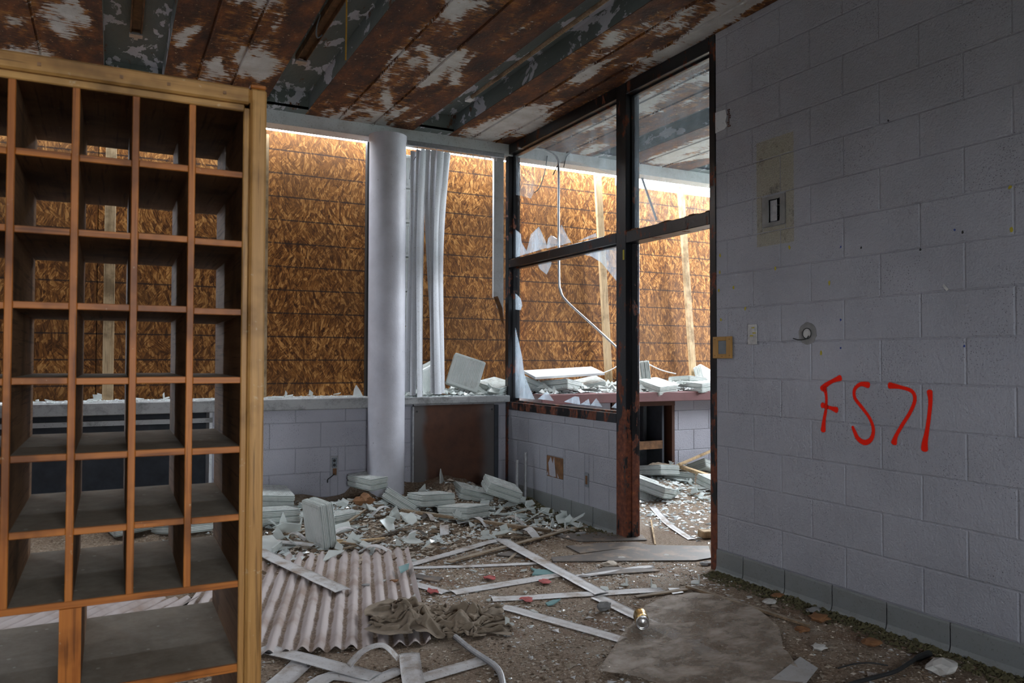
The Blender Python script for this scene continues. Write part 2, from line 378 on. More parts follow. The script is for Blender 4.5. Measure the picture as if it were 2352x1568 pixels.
def join(*vfs):
    V, F = [], []
    for v, f in vfs: k = len(V); V += [Vector(x) for x in v]; F += [[i+k for i in q] for q in f]
    return V, F
def tubevf(pts, r, n=8, caps=True):
    pts = [Vector(p) for p in pts]; V, F = [], []; up = Vector((0, 0, 1)); prev = None
    for i, p in enumerate(pts):
        d = (pts[min(i+1, len(pts)-1)]-pts[max(i-1, 0)]).normalized()
        a = prev - d*prev.dot(d) if prev is not None else d.cross(up if abs(d.z) < .95 else Vector((1, 0, 0)))
        a.normalize(); b = d.cross(a); prev = a
        rr = r[i] if isinstance(r, (list, tuple)) else r
        for k in range(n): t = 2*math.pi*k/n; V.append(p+(a*math.cos(t)+b*math.sin(t))*rr)
    for i in range(len(pts)-1):
        for k in range(n): F.append((i*n+k, i*n+(k+1) % n, (i+1)*n+(k+1) % n, (i+1)*n+k))
    if caps: F.append(list(range(n))[::-1]); F.append([(len(pts)-1)*n+k for k in range(n)])
    return V, F
def smoothpath(pts, n=6):
    pts = [Vector(p) for p in pts]; out = []
    for i in range(len(pts)-1):
        p0, p1, p2, p3 = pts[max(i-1, 0)], pts[i], pts[i+1], pts[min(i+2, len(pts)-1)]
        for k in range(n):
            t = k/n; out.append(.5*((2*p1)+(p2-p0)*t+(2*p0-5*p1+4*p2-p3)*t*t+(3*p1-p0-3*p2+p3)*t**3))
    return out+[pts[-1]]
def prismvf(poly, nrm, th):
    """extrude a planar polygon (list of points) along nrm by th, centred"""
    n = len(poly); h = Vector(nrm)*th/2; V = [Vector(p)-h for p in poly]+[Vector(p)+h for p in poly]
    F = [list(range(n))[::-1], list(range(n, 2*n))]+[(i, (i+1) % n, n+(i+1) % n, n+i) for i in range(n)]
    return V, F
def struct(o, label, cat): return tag(o, label, cat, None, 'structure')

# ------------------------------------------------------------------ dimensions
W = 3.2086; W2 = W+.15           # right wall / partition, both faces
YH = 6.24                        # face of the header over the windows
ZC = 3.22                        # underside of the roof deck
XL, YB, XR = -2.6, -3.0, 7.2

# rubble banked up below the windows: height above the slab
def mound(x, y):
    if y < 4.2: return 0.0
    t = max(0., min(1., (y-4.75)/1.5)); t = .22*t+.78*t**3
    if x < W: e = .15+.05*math.exp(-((x-2.0)/.5)**2)-.03*max(0, min(1, (x-2.5)/.6))
    else: e = .20
    k = .65+.7*mn.noise(Vector((x*2.1, y*2.1, 3.3)))+.22*mn.noise(Vector((x*7, y*7, 1.3)))
    return max(0., e*t*max(.35, k+.35))

# ------------------------------------------------------------------ floor and outside ground
fl = box('floor', XL, XR, YB, 6.45, -.12, 0, 'floor'); struct(fl, 'dirt and debris covered floor slab', 'floor')
gr = box('outside_ground', -30, 40, -40, 40, -.4, -.2, 'ground'); struct(gr, 'rough ground outside the building', 'ground')

# ------------------------------------------------------------------ ceiling: painted rusty steel deck with recessed troughs
ceil = box('ceiling', XL-.2, XR+.2, YB-.2, 6.40, 3.40, 3.52, 'ceilblk'); struct(ceil, 'rusted steel deck ceiling with peeling white paint and long recessed troughs', 'ceiling')
TR = [(-1.36, -1.0), (-.07, .30), (1.02, 1.36), (2.28, 2.605), (4.10, 4.42), (5.30, 5.62), (6.6, 6.93)]
def pan(x0, x1):
    # cross-section with two low standing seams
    w = x1-x0; pr = [(0, 0), (.0, -.004)]; secs = [.30, .62] if w > .5 else [.5]
    for s in secs:
        c = s*w; pr += [(c-.016, -.004), (c-.012, .006), (c-.002, .006), (c, -.009), (c+.004, -.009), (c+.006, -.004)]
    pr += [(w, -.004), (w, 0)]
    pr = [(x0+a, ZC-b*-1 if False else ZC+b) for a, b in pr]
    ys = [YB, 0, 2, 4, 6.24]; V, F = [], []
    for y in ys: V += [(a, y, z) for a, z in pr]
    n = len(pr)
    for j in range(len(ys)-1):
        for i in range(n-1): F.append((j*n+i, (j+1)*n+i, (j+1)*n+i+1, j*n+i+1))
    o = obj('deck_pan', V, F, 'deck', ceil)
    at = o.data.attributes.new('band', 'FLOAT', 'POINT')
    for k, v in enumerate(o.data.vertices):
        u = (v.co.x+WLOC[o].x-x0)/w; at.data[k].value = 1-abs(2*u-1)
edges = [XL]+[e for t in TR for e in t]+[XR]
for i in range(0, len(edges), 2):
    a, b = edges[i], edges[i+1]
    # the pans are split so the paint band follows each sheet
    k = 2 if b-a > 1.2 else 1
    for j in range(k): pan(a+(b-a)*j/k, a+(b-a)*(j+1)/k)
for a, b in TR:
    zt = ZC+.135; ye = 6.12
    V = [(a, YB, ZC), (a, YB, zt), (b, YB, zt), (b, YB, ZC), (a, ye, ZC), (a, ye, zt), (b, ye, zt), (b, ye, ZC)]
    obj('trough', V, [(0, 4, 5, 1), (1, 5, 6, 2), (2, 6, 7, 3), (4, 7, 6, 5)], 'trough', ceil)
    obj('trough_lip', *boxvf(a, b, ye, 6.25, ZC-.003, ZC+.02), 'trough', ceil)

# ------------------------------------------------------------------ block walls
BL, BH, J, CH = .4064, .2032, .0045, .0045
BMESH = {}
def block_mesh(face, w, h, mat):
    key = (face, round(w, 3), round(h, 3), mat)
    if key not in BMESH:
        u, v, d = w/2-J/2, h/2-J/2, .055
        c = min(CH, u*.4, v*.4)
        prof = [(u, v, d), (u, v, .0028), (u-c, v-c, 0)]
        V = []
        for a, b, dd in prof: V += [(-a, -b, dd), (a, -b, dd), (a, b, dd), (-a, b, dd)]
        F = [(8, 9, 10, 11)]
        for k in range(2):
            for i in range(4): F.append((k*4+i, k*4+(i+1) % 4, k*4+4+(i+1) % 4, k*4+4+i))
        if face == '-X': V = [(dd, -a, b) for a, b, dd in V]
        elif face == '-Y': V = [(a, dd, b) for a, b, dd in V]
        elif face == '+X': V = [(-dd, a, b) for a, b, dd in V]
        BMESH[key] = mkmesh('block', V, F, mat)
    return BMESH[key]
def rect_minus(rs, h):
    out = []
    for (a0, a1, b0, b1) in rs:
        c0, c1, d0, d1 = max(a0, h[0]), min(a1, h[1]), max(b0, h[2]), min(b1, h[3])
        if c0 >= c1 or d0 >= d1: out.append((a0, a1, b0, b1)); continue
        out += [r for r in ((a0, c0, b0, b1), (c1, a1, b0, b1), (c0, c1, b0, d0), (c0, c1, d1, b1)) if r[1]-r[0] > .012 and r[3]-r[2] > .012]
    return out
def block_wall(parent, face, plane, u0, u1, z0, z1, uref, zref, holes=(), mat='wall', seen=None):
    """each concrete block its own piece; courses 0.2032 m high in running bond"""
    k0 = math.floor((z0-zref)/BH)
    for k in range(k0, math.ceil((z1-zref)/BH)+1):
        b0, b1 = max(z0, zref+k*BH), min(z1, zref+(k+1)*BH)
        if b1-b0 < .012: continue
        off = uref+(BL/2 if k % 2 else 0); i0 = math.floor((u0-off)/BL)
        for i in range(i0, math.ceil((u1-off)/BL)+1):
            a0, a1 = max(u0, off+i*BL), min(u1, off+(i+1)*BL)
            if a1-a0 < .012: continue
            rs = [(a0, a1, b0, b1)]
            for h in holes: rs = rect_minus(rs, h)
            for (p0, p1, q0, q1) in rs:
                um, zm = (p0+p1)/2, (q0+q1)/2
                loc = (plane, um, zm) if 'X' in face else (um, plane, zm)
                inst('block', block_mesh(face, p1-p0, q1-q0, mat), loc, (0, 0, 0), parent)

ZREF = HCAM-1.1195               # bed joint at the top of the cove base
EBOX = (2.992, 3.155, 1.985, 2.150)
# right wall: mortar core with a pocket for the electrical box, blocks on its face
core = [(YB, 3.53, 0, ZC)]
core = rect_minus(core, EBOX)
vf = [boxvf(W+.003, W2, a0, a1, b0, b1) for a0, a1, b0, b1 in core]
wr = obj('wall_right', *join(*vf), 'mortar'); struct(wr, 'white painted concrete block wall beside the doorway', 'wall')
block_wall(wr, '-X', W, .9, 3.53, .10, ZC, 3.4342, ZREF, [EBOX])
# far part of the same wall towards the camera stays plain
obj('wall_rear_run', *boxvf(W, W2-.01, YB, .9, 0, ZC), 'wall', wr)
# low wall under the partition glazing
YP0, YP1 = 4.545, 6.26
wp = box('wall_partition', W+.0045, W2-.0045, YP0, YP1+.1, 0, .80, 'mortar'); struct(wp, 'low white block wall under the broken partition window', 'wall')
block_wall(wp, '-X', W, YP0, YP1+.02, .0, .80, 3.4342, ZREF, [(5.29, 5.55, .29, .46), (4.915, 4.975, .285, .39)])
block_wall(wp, '+X', W2, YP0, YP1, .0, .80, 3.4342, ZREF)
# grey cove base tiles
bb = box('baseboard_right', W-.002, W, YB, 3.53, 0, .10, 'dark'); struct(bb, 'grey cove base tiles along the right wall', 'baseboard')
def cove(parent, y0, y1, z1):
    P = [(W+.001, z1), (W-.004, z1), (W-.006, z1-.01), (W-.007, .03), (W-.012, .012), (W-.022, .0), (W+.001, 0)]
    a, b = y0+.0035, y1-.0035; n = len(P); V = [(x, a, z) for x, z in P]+[(x, b, z) for x, z in P]
    F = [list(range(n)), list(range(n, 2*n))[::-1]]+[(i, n+i, n+(i+1) % n, (i+1) % n) for i in range(n)]
    obj('cove_tile', V, F, 'cove', parent)
y = 3.53; yy = [3.53, 3.31]
while yy[-1] > 1.0: yy.append(yy[-1]-.305)
for a, b in zip(yy, yy[1:]): cove(bb, b, a, .127)
bp = box('baseboard_partition', W-.002, W, YP0, YP1, 0, .10, 'dark'); struct(bp, 'grey cove base tiles along the low partition wall', 'baseboard')
for a, b in ((4.545, 4.85), (4.85, 5.155), (5.155, 5.46), (5.46, 5.765), (5.765, 6.07), (6.07, 6.25)): cove(bp, a, b, .15)

# ------------------------------------------------------------------ window wall
YW = 6.29
NX = .69                         # right edge of the dark radiator niche
wb = box('wall_window', NX, 3.36, YW+.0045, 6.60, 0, .868, 'mortar'); struct(wb, 'white block wall below the boarded windows', 'wall')
block_wall(wb, '-Y', YW, NX, 1.93, 0, .845, .30, ZREF, [(1.600, 1.663, .295, .452)], 'wall2')
block_wall(wb, '-Y', YW, 2.16, 2.29, 0, .845, .30, ZREF, (), 'wall2')
block_wall(wb, '-Y', YW, 3.12, W, 0, .845, .30, ZREF, (), 'wall2')
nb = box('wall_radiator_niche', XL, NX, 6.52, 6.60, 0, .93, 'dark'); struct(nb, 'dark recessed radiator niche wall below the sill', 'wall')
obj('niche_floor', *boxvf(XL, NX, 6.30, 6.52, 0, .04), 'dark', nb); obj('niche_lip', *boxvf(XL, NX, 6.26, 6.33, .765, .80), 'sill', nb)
obj('niche_cheek', *boxvf(NX-.02, NX+.001, 6.285, 6.52, 0, .845), 'header', nb)
hd = box('trim_1', XL, XR, YH, 6.40, 3.11, 3.40, 'header'); struct(hd, 'white concrete beam running over all the windows', 'beam')
sl = box('trim_2', XL, 1.93, 6.20, 6.60, .845, .935, 'sill', b=.006); struct(sl, 'stained concrete window sill beside the column', 'sill')
s2 = box('trim_3', 2.12, W, 6.21, 6.60, .865, .925, 'sill', b=.006); struct(s2, 'narrow concrete sill under the hanging blind slats', 'sill')
# round column
V, F = [], []; n = 48
prof = [(.152, 0), (.152, 3.06), (.156, 3.075), (.158, 3.11)]
for r, z in prof:
    for k in range(n):
        a = 2*math.pi*k/n; rr = r*(1+.006*mn.noise(Vector((math.cos(a)*3, math.sin(a)*3, z*2)))); V.append((2.03+rr*math.cos(a), 6.17+rr*math.sin(a), z))
for j in range(len(prof)-1):
    for k in range(n): F.append((j*n+k, j*n+(k+1) % n, (j+1)*n+(k+1) % n, (j+1)*n+k))
co = obj('column', V, F, 'column', None, True); struct(co, 'round white painted column between the two windows', 'column')
# window frames: dark steel strip, pale mullions
wj = empty('window_2', (1.9, 6.45, .935)); struct(wj, 'window opening left of the column with thin steel frame', 'window')
obj('frame_jamb', *boxvf(1.925, 1.955, 6.40, 6.46, .935, 3.11), 'black', wj); obj('frame_mullion', *boxvf(1.095, 1.125, 6.50, 6.55, .935, 3.09), 'lumber', wj)
wk = empty('window_3', (3.15, 6.4, .925)); struct(wk, 'white jamb board at the end of the blind window', 'window')
P = [(3.105, 3.11), (3.205, 3.11), (3.205, 1.62), (3.18, 1.70), (3.15, 1.73), (3.135, 1.80), (3.105, 1.82)]
obj('jamb_board', *prismvf([(x, 6.36, z) for x, z in P], (0, 1, 0), .03), 'header', wk)
obj('broken_flashing', *prismvf([(x, 6.335, z) for x, z in [(3.10, 1.82), (3.14, 1.83), (3.19, 1.72), (3.205, 1.56), (3.17, 1.62), (3.15, 1.70)]], (0, 1, 0), .006), 'rustch', wk)
# next room: maroon ledge, block wall, niche
lg = box('trim_4', 3.42, XR, 6.00, 6.60, .845, .935, 'pink', b=.005); struct(lg, 'faded maroon ledge under the next room window', 'ledge')
wn = box('wall_next_room', 5.075, XR, 6.205, 6.42, 0, .845, 'mortar'); struct(wn, 'white block wall below the maroon ledge in the next room', 'wall')
block_wall(wn, '-Y', 6.20, 5.075, 6.9, 0, .845, .25, ZREF, (), 'wall2')
wm = box('wall_next_room_short', W2, 4.30, 6.205, 6.42, 0, .845, 'mortar'); struct(wm, 'short block wall between partition and cabinet niche', 'wall')
block_wall(wm, '-Y', 6.20, W2, 4.30, 0, .845, .25, ZREF, (), 'wall2')
# unseen outer shell: walls with openings added to let daylight in
def holed(name, axis, plane, th, u0, u1, z0, z1, hole, label):
    rs = [(u0, u1, z0, z1)]
    for h in hole: rs = rect_minus(rs, h)
    vf = [boxvf(plane, plane+th, a, b, c, d) if axis == 'X' else boxvf(a, b, plane, plane+th, c, d) for a, b, c, d in rs]
    return struct(obj(name, *join(*vf), 'wall2'), label, 'wall')
holed('wall_left', 'X', XL-.15, .15, YB, 6.4, 0, 3.4, [], 'plain white wall far left of the shelving')
holed('wall_back', 'Y', YB-.15, .15, XL, XR, 0, 3.4, [WL['back'][1:]], 'plain white wall behind the camera with an opening added for daylight')
holed('wall_next_room_side', 'X', XR, .15, YB, 6.4, 0, 3.4, [(3.4, 5.8, 1.7, 3.05)], 'far side wall of the next room with an opening added for daylight')
box_end = box('wall_end', XL-.15, XL, 6.3, 6.7, 0, 3.4, 'wall2'); struct(box_end, 'return wall at the end of the window wall', 'wall')

# ------------------------------------------------------------------ boards over the windows
YO = 6.63
def osb(x0, x1, z0, z1, y, lab, lean=0.0, tiltx=0.0):
    V, F = boxvf(-(x1-x0)/2, (x1-x0)/2, 0, .012, 0, z1-z0); me = mkmesh('osb_panel', V, F, 'osb')
    o = inst('osb_panel', me, ((x0+x1)/2, y, z0), (R(-lean), R(tiltx), 0)); return tag(o, lab, 'board', 'strand boards over the windows')
osb(-2.29, -1.32, .90, 3.163, YO, 'narrow strand board far behind the pigeonhole shelf')  # stops short of the wall, leaving an unseen opening added for daylight
osb(-1.33, -.10, .90, 3.163, YO, 'strand board behind the left columns of the pigeonhole shelf')
osb(-.105, 1.108, .90, 3.163, YO, 'strand board behind the right columns of the pigeonhole shelf')
osb(1.10, 2.327, .90, 3.163, YO, 'strand board filling the window left of the column')
osb(2.32, 3.54, .90, 3.163, YO, 'strand board behind the hanging blind slats')
osb(3.53, 4.76, .90, 3.20, YO+.03, 'strand board behind the broken partition pane', 3)
osb(4.755, 6.40, .90, 3.17, YO+.06, 'strand board washed with light seen through the doorway', 6)  # last board; the unseen opening beyond it is added to light the next room
def stud(p0, p1, y, lab, w=.075):
    a, b = Vector(p0), Vector(p1); d = b-a; V, F = boxvf(-w/2, w/2, -.019, .019, 0, d.length, .003)
    o = inst('stud', mkmesh('stud', V, F, 'lumber'), a, (0, math.atan2(d.x, d.z), 0)); o.rotation_euler = (-math.atan2(d.y, d.z), math.atan2(d.x, d.z), 0); return tag(o, lab, 'stud', 'pine studs nailed over the windows')
stud((-.02, 6.585, .935), (-.02, 6.585, 3.12), 0, 'upright pine stud seen through the pigeonhole cells')
def stp(pb, pt, lab, yb, yt):
    a = onY(*pb, yb); b = onY(*pt, yt); a.z = max(a.z, .936); stud(a, b, 0, lab)
stp((1399, 885), (1372, 398), 'leaning pine stud behind the broken pane', 6.56, 6.60)
stp((1592, 862), (1563, 430), 'leaning pine stud seen through the doorway', 6.56, 6.72)

# ------------------------------------------------------------------ steel partition frame with broken panes
pf = empty('window_1', (W+.07, 5.0, .8)); struct(pf, 'black steel partition frame with rusty posts and broken panes', 'window')
XA, XB, XG = W-.004, W2+.004, W+.062
def post(name, y0, y1, z0, z1):
    # hollow-metal section: face boxes with a proud stop in the middle
    o = obj(name, *boxvf(XA, XB, y0, y1, z0, z1, .003), 'frame', pf)
    return o
def stopv(y0, y1, z0, z1): obj('glazing_stop', *boxvf(XG-.022, XG+.03, y0, y1, z0, z1, .002), 'frame', pf)
XB = W+.115
post('post', 6.245, 6.305, .0, ZC-.01)
m_ = post('mullion', 4.435, 4.553, 0, ZC-.01)
post('door_jamb', 3.527, 3.580, 0, ZC-.01)
XB = W+.115
post('head_rail', 3.58, 4.435, 3.125, ZC-.006); post('head_rail', 4.553, 6.245, 3.125, ZC-.006)
post('transom_rail', 4.553, 6.245, 2.085, 2.155); post('transom_rail', 3.58, 4.435, 2.070, 2.150)
post('sill_rail', 4.553, 6.245, .797, .865)
for y0, y1 in ((6.232, 6.246), (4.552, 4.566)): stopv(y0, y1, .865, 2.085); stopv(y0, y1, 2.155, 3.125)
for y0, y1 in ((4.422, 4.436), (3.579, 3.593)): stopv(y0, y1, 2.15, 3.125); stopv(y0, y1, .0, 2.07)
for z0, z1 in ((.864, .878), (2.072, 2.086), (2.154, 2.168), (3.112, 3.126)): stopv(4.56, 6.24, z0, z1)
for z0, z1 in ((2.149, 2.163), (3.112, 3.126)): stopv(3.585, 4.43, z0, z1)
# paint flakes and old putty crust on the transom
for i in range(46):
    yy_ = random.uniform(3.6, 6.2); 
    if 4.43 < yy_ < 4.56: continue
    s = random.uniform(.008, .02); z = 2.152
    obj('putty_crust', *boxvf(XA+random.uniform(.0, .03), XA+.05, yy_-s*1.5, yy_+s*1.5, z-.002, z+s*.5, .002), 'rustch', pf)
# mail-slot plate on the mullion
obj('yellow_tag', *boxvf(XA-.002, XA, 4.452, 4.470, 1.955, 2.025), 'yellow', pf)
def pane(pts, crop=None, mat='pane2'):
    if crop: ox, oy, s = crop; pts = [(ox+a/s, oy+b/s) for a, b in pts]
    P = [onX(a, b, XG) for a, b in pts]
    return obj('glass_pane', *prismvf(P, (1, 0, 0), .005), mat, pf)
obj('glass_pane', *boxvf(XG-.0025, XG+.0025, 3.585, 4.43, 2.155, 3.12), 'pane', pf)['label'] = 'unbroken dusty pane over the doorway'
pane([(1172, 352), (1418, 226), (1418, 405), (1372, 388), (1330, 372), (1296, 368), (1262, 388), (1240, 412), (1219, 456), (1196, 449), (1172, 446)], None, 'pane')
K = (1100, 500, 3.136)
for s in ([(222, 300), (228, 150), (265, 85), (300, 115), (308, 180), (345, 242), (335, 262)], [(340, 262), (345, 240), (375, 120), (432, 65), (480, 170), (492, 215)],
          [(488, 222), (500, 150), (520, 125), (560, 150), (568, 200)], [(565, 205), (578, 110), (595, 50), (640, 140), (665, 178)], [(710, 170), (760, 145), (842, 110), (848, 138)],
          [(415, 318), (525, 292), (520, 340), (487, 408), (440, 370)], [(745, 262), (1000, 205), (1000, 465), (930, 380), (880, 320), (815, 280)],
          [(222, 366), (272, 352), (235, 420), (222, 440)], [(222, 505), (300, 580), (312, 630), (300, 665), (222, 655)], [(222, 680), (265, 800), (310, 1000), (325, 1120), (350, 1190), (402, 1308), (222, 1292)],
          [(425, 1305), (490, 1250), (538, 1318)], [(612, 1325), (690, 1285), (720, 1290), (730, 1346)], [(732, 1343), (790, 1305), (802, 1352)], [(806, 1350), (845, 1300), (888, 1362)], [(955, 1366), (990, 1330), (1000, 1372)]):
    pane(s, K)

# ------------------------------------------------------------------ pigeonhole shelf
YS, YD = 1.60, 2.035
sh = empty('pigeonhole_shelf', (-.07, 1.8, 0)); tag(sh, 'tall open-backed oak pigeonhole shelf with rows of small square cells', 'shelf')
DX = [-.455, -.357, -.259, -.161, -.0625, .0355, .1335]; XI0, XI1 = -.553, .2285
RZ = [.806, .937, 1.069, 1.206, 1.341, 1.476, 1.613]; ZT = 1.742; T = .0125
def board_x(x0, x1, z, parent=sh, t=T, warp=0.0):
    b_ = obj('shelf_board', *boxvf(x0, x1, YS+.006, YD, z-t/2, z+t/2), 'board', parent)
    obj('edge_strip', *boxvf(x0, x1, YS, YS+.006, z-t/2, z+t/2, .0012), 'lipx', b_)
def board_z(x, z0, z1, t=T, name='divider'):
    b_ = obj(name, *boxvf(x-t/2, x+t/2, YS+.004, YD, z0, z1), 'board', sh)
    obj('edge_strip', *boxvf(x-t/2, x+t/2, YS-.002, YS+.004, z0, z1, .0012), 'lipz', b_)
for x in DX: board_z(x, RZ[0]+T/2, ZT)
xs = [XI0]+DX+[XI1]
for i, (a, b) in enumerate(zip(xs, xs[1:])):
    for j, z in enumerate(RZ[1:]):
        board_x(a+(T/2 if i else 0), b-(T/2 if i < len(DX) else 0), z+random.uniform(-.0015, .0015))
board_x(XI0, XI1, RZ[0])
board_x(XI0, XI1, .643, t=.016); board_x(XI0, XI1, .40, t=.018); board_x(XI0, XI1, .11, t=.018)
for xp in (-.059, -.36):
    b_ = obj('centre_post', *boxvf(xp-.017, xp+.017, YS+.004, YD, .651, RZ[0]-T/2), 'board', sh); obj('edge_strip', *boxvf(xp-.0175, xp+.0175, YS-.002, YS+.006, .651, RZ[0]-T/2), 'lipz', b_)
for x0, x1, e in ((XI1, XI1+.022, 1), (XI0-.022, XI0, -1)):
    obj('side_panel', *boxvf(x0, x1, YS+.004, YD, 0, ZT+.02), 'board', sh)
    a, b = (x0-.002, x0+.010) if e > 0 else (x1-.010, x1+.002)
    obj('stile_bead', *boxvf(a, b, YS-.006, YS+.004, 0, ZT+.004, .002), 'oak', sh)
    a, b = (x0+.010, x0+.0415) if e > 0 else (x1-.0415, x1-.010)
    obj('stile', *boxvf(a, b, YS-.014, YS+.022, 0, ZT+.043, .004), 'oak', sh)
    obj('stile_groove', *boxvf(a+.004, a+.0075, YS-.0155, YS-.010, 0, ZT+.02, .001), 'oak', sh)
obj('top_bead', *boxvf(XI0, XI1, YS-.006, YS+.004, ZT-.004, ZT+.010, .002), 'oakx', sh)
obj('top_rail', *boxvf(XI0-.0415, XI1+.010, YS-.014, YS+.022, ZT+.010, ZT+.043, .004), 'oakx', sh)
obj('top_rail_end', *boxvf(XI1+.010, XI1+.0405, YS-.012, YS+.022, ZT+.0435, ZT+.052, .002), 'lipx', sh)
obj('top_board', *boxvf(XI0-.02, XI1+.02, YS+.004, YD, ZT, ZT+.018), 'board', sh)
for x in (-.12, .01, .09, .19): obj('kick_slot', *boxvf(x-.003, x+.003, YS-.0155, YS-.013, ZT+.022, ZT+.028), 'board', sh)

# ------------------------------------------------------------------ vertical blind
YBL = 6.20
vb = empty('vertical_blind', (2.6, YBL, 3.05)); tag(vb, 'broken vertical blind with grey head rail and gathered white slats', 'blind')
obj('head_rail', *boxvf(2.20, 3.13, YBL-.02, YBL+.03, 3.065, 3.108, .004), 'steel', vb)
def slatvf(path, w, bow=.012, nx=5, ang=None):
    """path: centreline points; width lies along angle ang (radians in the XY plane, per point)"""
    V, F = [], []
    for i, p in enumerate(path):
        a = ang[i] if isinstance(ang, list) else ang; u = Vector((math.cos(a), math.sin(a), 0)); nn = Vector((-math.sin(a), math.cos(a), 0))
        for k in range(nx): t = k/(nx-1)*2-1; V.append(Vector(p)+u*(w/2*t)+nn*(bow*(t*t-.5)))
    for i in range(len(path)-1):
        for k in range(nx-1): F.append((i*nx+k, i*nx+k+1, (i+1)*nx+k+1, (i+1)*nx+k))
    m = len(V); V += [v+Vector((0, .0015, 0)) for v in V]; F += [[i+m for i in f][::-1] for f in F]
    return V, F
SL = [  # top, middle, bottom of each slat on the blind plane (traced), width, turn
    ((952, 348), (947, 600), (938, 900), .088, .62), ((964, 345), (957, 600), (950, 908), .088, .62), ((975, 344), (966, 560), (966, 912), .088, .62),
    ((986, 345), (986, 540), (1004, 905), .088, .62), ((1000, 346), (994, 560), (998, 903), .088, .62), ((1014, 348), (1003, 590), (1008, 905), .088, .62), ((1029, 351), (1013, 600), (1015, 903), .088, .62)]
for i, (a, b, c, w, an) in enumerate(SL):
    yy_ = YBL-.01-.012*(i % 3); P = smoothpath([onY(*a, yy_), onY(*b, yy_), onY(*c, yy_)], 6)
    for p in P: p.z = max(p.z, .93)
    obj('slat', *slatvf(P, w, .014, 5, [an*(.85+.2*math.sin(k*.5+i)) for k in range(len(P))]), 'slat', vb, True)
for i in range(14): obj('carrier', *boxvf(2.30+i*.058, 2.306+i*.058, YBL-.006, YBL+.002, 3.035, 3.066), 'whitepl', vb)
P = [onY(x, y_, YBL-.02) for x, y_ in ((955, 360), (945, 380), (940, 410), (946, 405), (942, 400))]
obj('slat_chain', *tubevf(smoothpath(P, 4), .003, 6), 'oldpipe', vb)
# a standing stack of glass blocks left in the jamb, behind the blind: built with the other glass blocks below

# ------------------------------------------------------------------ wall fittings
def fitting(name, loc, lab, cat): return tag(empty(name, loc), lab, cat)
# electrical box in the bare patch
e = fitting('electrical_box', (W, 3.073, 1.985), 'open metal electrical box in the bare patch of the right wall', 'electrical box')
y0, y1, z0, z1 = EBOX
obj('box_shell', *join(boxvf(W+.002, W+.055, y0, y0+.003, z0, z1), boxvf(W+.002, W+.055, y1-.003, y1, z0, z1), boxvf(W+.002, W+.055, y0, y1, z0, z0+.003), boxvf(W+.002, W+.055, y0, y1, z1-.003, z1), boxvf(W+.052, W+.055, y0, y1, z0, z1)), 'oldpipe', e)
obj('plaster_ring', *join(boxvf(W-.003, W+.003, y0, y0+.035, z0, z1), boxvf(W-.003, W+.003, y1-.045, y1, z0, z1), boxvf(W-.003, W+.003, y0+.035, y1-.045, z0, z0+.02), boxvf(W-.003, W+.003, y0+.035, y1-.045, z1-.02, z1)), 'grey', e)
obj('inner_plate', *boxvf(W+.008, W+.012, y0+.065, y1-.047, z0+.025, z1-.022, .002), 'oldpipe', e)
obj('cable_loop', *tubevf([(W+.012, 3.045+.022*math.cos(a), 2.066+.03*math.sin(a)) for a in [k*.5 for k in range(12)]], .004, 6), 'black', e)
# chrome switch plate
e = fitting('switch_plate', (W-.002, 3.23, 1.335), 'scuffed blank metal switch plate on the right wall', 'switch plate')
obj('plate', *boxvf(W-.007, W-.001, 3.196, 3.265, 1.335, 1.450, .0025), 'plate', e)
for z, y_ in ((1.43, 3.225), (1.385, 3.235), (1.40, 3.215)): obj('paint_smear', *boxvf(W-.0078, W-.0068, y_-.012, y_+.012, z-.003, z+.004), 'yellow', e)
for z in (1.355, 1.432): obj('screw', *tubevf([(W-.009, 3.23, z), (W-.006, 3.23, z)], .003, 8), 'steel', e)
# ochre thermostat frame on the jamb
e = fitting('ochre_frame', (W-.004, 3.462, 1.26), 'small ochre plastic frame with grey insert at the door jamb', 'wall frame')
a0, a1, b0, b1 = 3.386, 3.540, 1.258, 1.386
obj('frame', *join(boxvf(W-.018, W-.0045, a0, a0+.042, b0, b1, .002), boxvf(W-.018, W-.0045, a1-.042, a1, b0, b1, .002), boxvf(W-.018, W-.0045, a0+.042, a1-.042, b0, b0+.026, .002), boxvf(W-.018, W-.0045, a0+.042, a1-.042, b1-.024, b1, .002)), 'orange', e)
obj('insert', *boxvf(W-.012, W-.0045, a0+.04, a1-.04, b0+.024, b1-.022), 'greyblue', e)
for y_, z in ((3.40, 1.275), (3.46, 1.27), (3.52, 1.275), (3.40, 1.37), (3.52, 1.37)): obj('screw', *tubevf([(W-.0195, y_, z), (W-.017, y_, z)], .0025, 8), 'brown', e)
# round ceiling-rose scar with wires
e = fitting('round_wall_scar', (W-.001, 2.846, 1.33), 'round grey mounting scar with loose wires on the right wall', 'mounting mark')
C0 = (2.846, 1.387)
def disc(r, x, n=28, rx=1.0, jit=0): return [(x, C0[0]+rx*r*math.cos(2*math.pi*k/n)*(1+jit*mn.noise(Vector((k*.9, 2, 3)))), C0[1]+r*math.sin(2*math.pi*k/n)*(1+jit*mn.noise(Vector((k*.9, 2, 3))))) for k in range(n)]
obj('scar', *prismvf(disc(.058, W-.0008, jit=.12), (1, 0, 0), .0016), 'grey', e)
obj('outlet_cover', *prismvf(disc(.026, W-.003), (1, 0, 0), .004), 'plate', e)
obj('wire_ring', *tubevf([(W-.006, *p[1:]) for p in disc(.027, 0)]+[(W-.006, C0[0]+.027, C0[1])], .0022, 6), 'black', e)
obj('wire', *tubevf(smoothpath([(W-.006, C0[0]-.012, C0[1]-.012), (W-.012, C0[0]+.0, C0[1]-.028), (W-.02, C0[0]+.04, C0[1]-.032), (W-.022, C0[0]+.075, C0[1]-.024)], 4), .003, 6), 'black', e)
